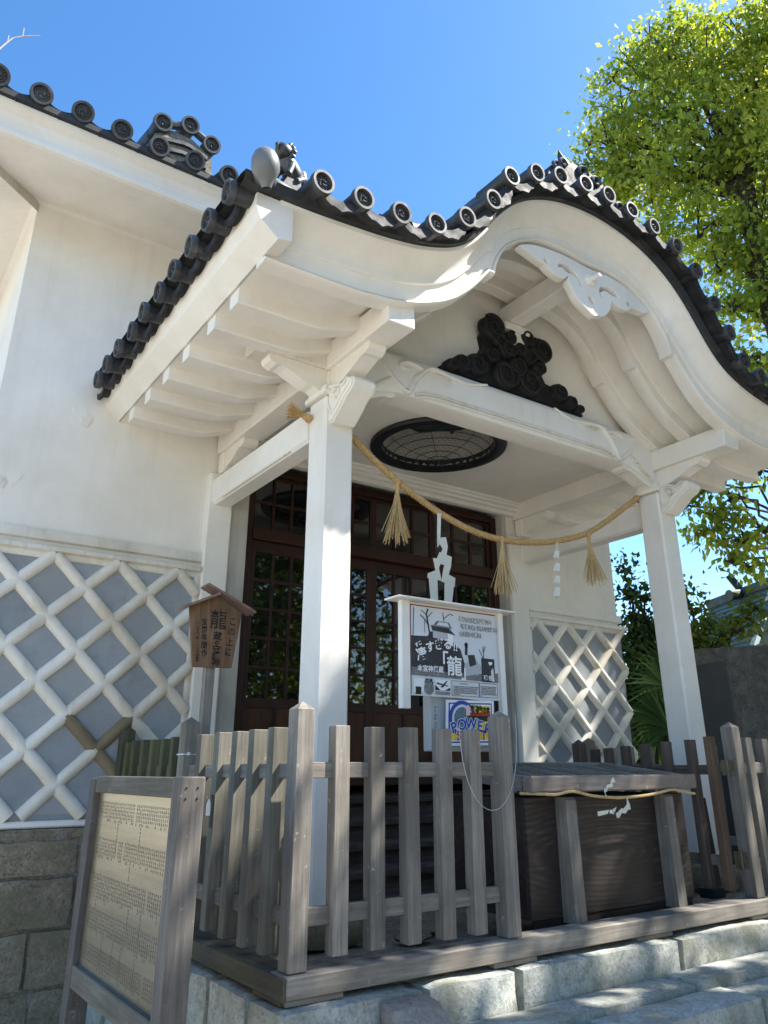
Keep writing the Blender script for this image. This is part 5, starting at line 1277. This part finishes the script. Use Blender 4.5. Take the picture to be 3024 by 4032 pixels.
for i in range(52):
    pz_ = rg_.uniform(-1.4,6.0); px_ = rg_.uniform((-1.5 if pz_ < .3 else .58+.655*(max(pz_,1)-1))+.9,9.8); kk = 3.3+rg_.uniform(-.5,.5)
    shade_lobes.append((px_+SX*kk, SY*kk, pz_+SZ*kk, 1.0))
for i in range(16):  # high clumps added to shade the right-hand wall
    kk = 2.6+rg_.uniform(-.3,.3); shade_lobes.append((rg_.uniform(8.6,11.2)+SX*kk, SY*kk, rg_.uniform(6.2,10.0)+SZ*kk, .9))
tree('shade_tree', 'broad leafy tree standing in front and to the right, shading the fence', 'tree', (11.6,-3.4,-.8), 9.0, .38, shade_lobes, 14, .17, LEAFM, 31, keep=shade_keep, clump_r=.34, per=40, twigs=False, droop=.1)
for i, (x,y,h,s) in enumerate(((4.8,-9.5,6.2,1.0),(8.5,-11.5,7.5,1.2),(1.6,-13.5,7.0,1.2),(12.5,-10.0,8.0,1.25))):
    rg2 = np.random.default_rng(60+i)
    lob = [(x+rg2.normal()*1.7*s, y+rg2.normal()*1.5*s, h*.40+rg2.uniform(-.35,.55)*h, 1.15*s) for _ in range(11)]
    tree('garden_tree', ['leafy tree mirrored in the left door panes','tall tree across the yard from the porch','far tree across the yard, left of the others','wide tree across the yard, right of the others'][i], 'tree', (x,y,-.8), h, .2, lob, 9, .24, LEAFM, 40+i, 'trees across the yard', .42, 30, twigs=False)
# distant greenery closing the view behind the storehouse
rg3 = np.random.default_rng(9); lob = []
for k in range(40):
    a = R(28+44*k/39); D = rg3.uniform(24,30); lob.append((-1.68+D*math.sin(a), -3.15+D*math.cos(a), rg3.uniform(-.2,2.2), rg3.uniform(1.4,2.2)))
C_, S__ = crown_pts(lob, 3.2, rg3, .55, 34, .4); V, Fq, sh = leaves(C_, .42, rg3, .2, clump=S__)
link('distant_trees', mesh_np('distant_trees', V, Fq, sh), LEAFD, None, kind='stuff', label='dark belt of trees far behind the storehouse', category='trees')

# ---------------------------------------------------------------- stone monument and copper roofed shrine to the right
MON = stone('dark_monument_stone', [(.065,.06,.052), (.115,.107,.093), (.19,.178,.155)], 4, bmp=.4)
def monument():
    t = thing('stone_monument', (6.3,1.8,-.8), 'dark standing stone slab with a chipped top right of the right pillar', 'monument')
    A, Bp, Cc = Vector((5.92,1.66)), Vector((5.70,2.02)), Vector((6.56,1.40)); D_ = Bp+(Cc-A)
    bm = bmesh.new(); prof = [(-.8,1.04),(.2,1.02),(1.2,.99),(1.80,.96),(1.93,.9)]
    ctr = (A+D_)/2; rows = []
    ring = []
    n = 7
    for P0,P1 in ((A,Cc),(Cc,D_),(D_,Bp),(Bp,A)):
        for k in range(n): ring.append(P0+(P1-P0)*k/n)
    for z, s in prof:
        row = []
        for i, p in enumerate(ring):
            q = ctr+(p-ctr)*s; hz = z
            e = .018*mnoise.noise(Vector((i*.9,z*2.3,3)))
            if z > 1.5: hz += .10*((q-A).dot((Cc-A).normalized())*.5) + .04*mnoise.noise(Vector((i*1.7,z,9)))
            row.append((q.x+e,q.y+e,hz))
        rows.append(row)
    b = MB().grid(rows, closed_v=True); b.f.append(tuple(range(len(b.v)-len(ring), len(b.v))))
    dv = (Bp-A); nv = Vector((-dv.y, dv.x)).normalized(); nv = -nv if nv.dot(ctr-A) > 0 else nv
    pf = [A+dv*.06+nv*.03, A+dv*.94+nv*.03]
    part('polished_face', MB().add([(p.x-nv.x*f,p.y-nv.y*f,z) for f in (0,.05) for p,z in ((pf[0],-.55),(pf[1],-.55),(pf[1],1.74),(pf[0],1.78))],[(0,1,2,3),(4,5,6,7),(0,1,5,4),(1,2,6,5),(2,3,7,6),(3,0,4,7)]), simple('polished_black_stone', (.022,.021,.019), .45, .4, var=.4, vs=4), t)
    part('slab', b, MON, t, 40); part('base', B(5.45,6.85,1.15,2.35,-.8,-.55,.03), MON, t)
monument()
COP = simple('green_copper', (.095,.155,.145), .55, .4, .1, .3, 5); COPD = simple('dark_copper', (.045,.065,.062), .6, .4, var=.3, vs=7)
sh_ = thing('shrine_hall', (12.5,3.0,-.8), 'green copper roofed shrine hall with crossed roof finials behind the shrubs', 'building')
R1, R2, E2, E1 = Vector((11.00,5.04,3.44)), Vector((10.24,3.39,3.46)), Vector((8.90,3.12,2.35)), Vector((9.66,4.78,2.34))
X2 = R2+(R2-R1)*1.5; Y2 = E2+(R2-R1)*0.0
bk = Vector((R1.x*2-E1.x, R1.y*2-E1.y, E1.z))
def slabq(a,b,c,d,th):
    dn = Vector((0,0,-th)); return MB().add([a,b,c,d,a+dn,b+dn,c+dn,d+dn],[(0,1,2,3),(4,5,6,7),(0,1,5,4),(1,2,6,5),(2,3,7,6),(3,0,4,7)])
rf = part('roof', slabq(R1,R2,E2,E1,.09), COP, sh_)
link('roof_slope', slabq(R1,R2,Vector((R2.x*2-E2.x,R2.y*2-E2.y,E2.z)),bk,.09).mesh('roof_slope'), COP, rf)
for i in range(1,12):
    t = i/12; a = R1+(E1-R1)*t+Vector((0,0,.012)); b = R2+(E2-R2)*t+Vector((0,0,.012)); link('seam', MB().tube([a,b],.014,5).mesh('seam'), COPD, rf)
link('verge', MB().tube([R2+Vector((0,0,-.03)),E2+Vector((0,0,-.03))],.06,6).mesh('verge'), COP, rf)
link('ridge_cover', MB().tube([R1+Vector((0,0,.03)),R2+Vector((0,0,.03))],.10,8).mesh('ridge_cover'), COPD, rf)
K, T1, T2, L0, L1 = Vector((10.54,4.09,3.45)), Vector((10.43,4.25,3.79)), Vector((10.67,3.85,3.61)), Vector((10.24,4.18,3.42)), Vector((10.76,4.09,3.49))
def beam(a,b,w_,h_):
    d = (b-a).normalized(); s_ = d.cross(Vector((.8,.6,0))).normalized(); q = d.cross(s_); return MB().add([a+s_*w_*i+q*h_*j for i,j in ((-1,-1),(1,-1),(1,1),(-1,1))]+[b+s_*w_*i+q*h_*j for i,j in ((-1,-1),(1,-1),(1,1),(-1,1))],[(0,1,2,3),(4,5,6,7),(0,1,5,4),(1,2,6,5),(2,3,7,6),(3,0,4,7)])
for T in (T1,T2): part('crossed_finial', beam(K+(K-T)*.35, T, .055, .03), COPD, sh_)
part('ridge_log', MB().tube([L0,L1],.085,12), COPD, sh_)
part('hall_wall', MB().add([(E1.x+.5,E1.y+.4,-.8),(E2.x+.4,E2.y+.4,-.8),(E2.x+.4,E2.y+.4,E2.z-.05),(E1.x+.5,E1.y+.4,E1.z-.05),(E1.x+3,E1.y+2.6,-.8),(E2.x+2.8,E2.y+2.6,-.8),(E2.x+2.8,E2.y+2.6,E2.z),(E1.x+3,E1.y+2.6,E1.z)],[(0,1,2,3),(4,5,6,7),(0,1,5,4),(1,2,6,5),(3,0,4,7)]), DBX, sh_)
# slender bare sapling left of the frame whose twig tip reaches into the sky
def sapling():
    t = thing('bare_sapling', (-3.3,1.2,-.8), 'thin bare twig reaching into the sky at the upper left', 'twig')
    k = 4.3/4.9; P = lambda x,y,z: (-1.682+(x+1.682)*k, -3.15+(y+3.15)*k, .7515+(z-.7515)*k)
    part('stem', MB().tube([(-3.3,1.2,-.8),(-3.25,1.18,1.5),(-3.1,1.15,3.2),(-2.7,1.14,4.2),P(-2.0,1.75,4.75),P(-1.778,1.749,5.097)], [.03,.026,.02,.014,.009,.006], 7), BARK, t, 60)
    TW = simple('pale_twig', (.42,.36,.30), .7)
    part('twig', MB().tube([P(-1.778,1.749,5.097),P(-1.657,1.75,5.509),P(-1.622,1.75,5.594),P(-1.597,1.749,5.648),P(-1.539,1.748,5.707),P(-1.431,1.744,5.783)], [.006,.005,.0045,.004,.0035,.0025], 6), TW, t)
    part('twig', MB().tube([P(-1.622,1.75,5.594),P(-1.624,1.75,5.656)], .0028, 5), TW, t); part('twig', MB().tube([P(-1.539,1.748,5.707),P(-1.543,1.748,5.786)], .0028, 5), TW, t)
sapling()
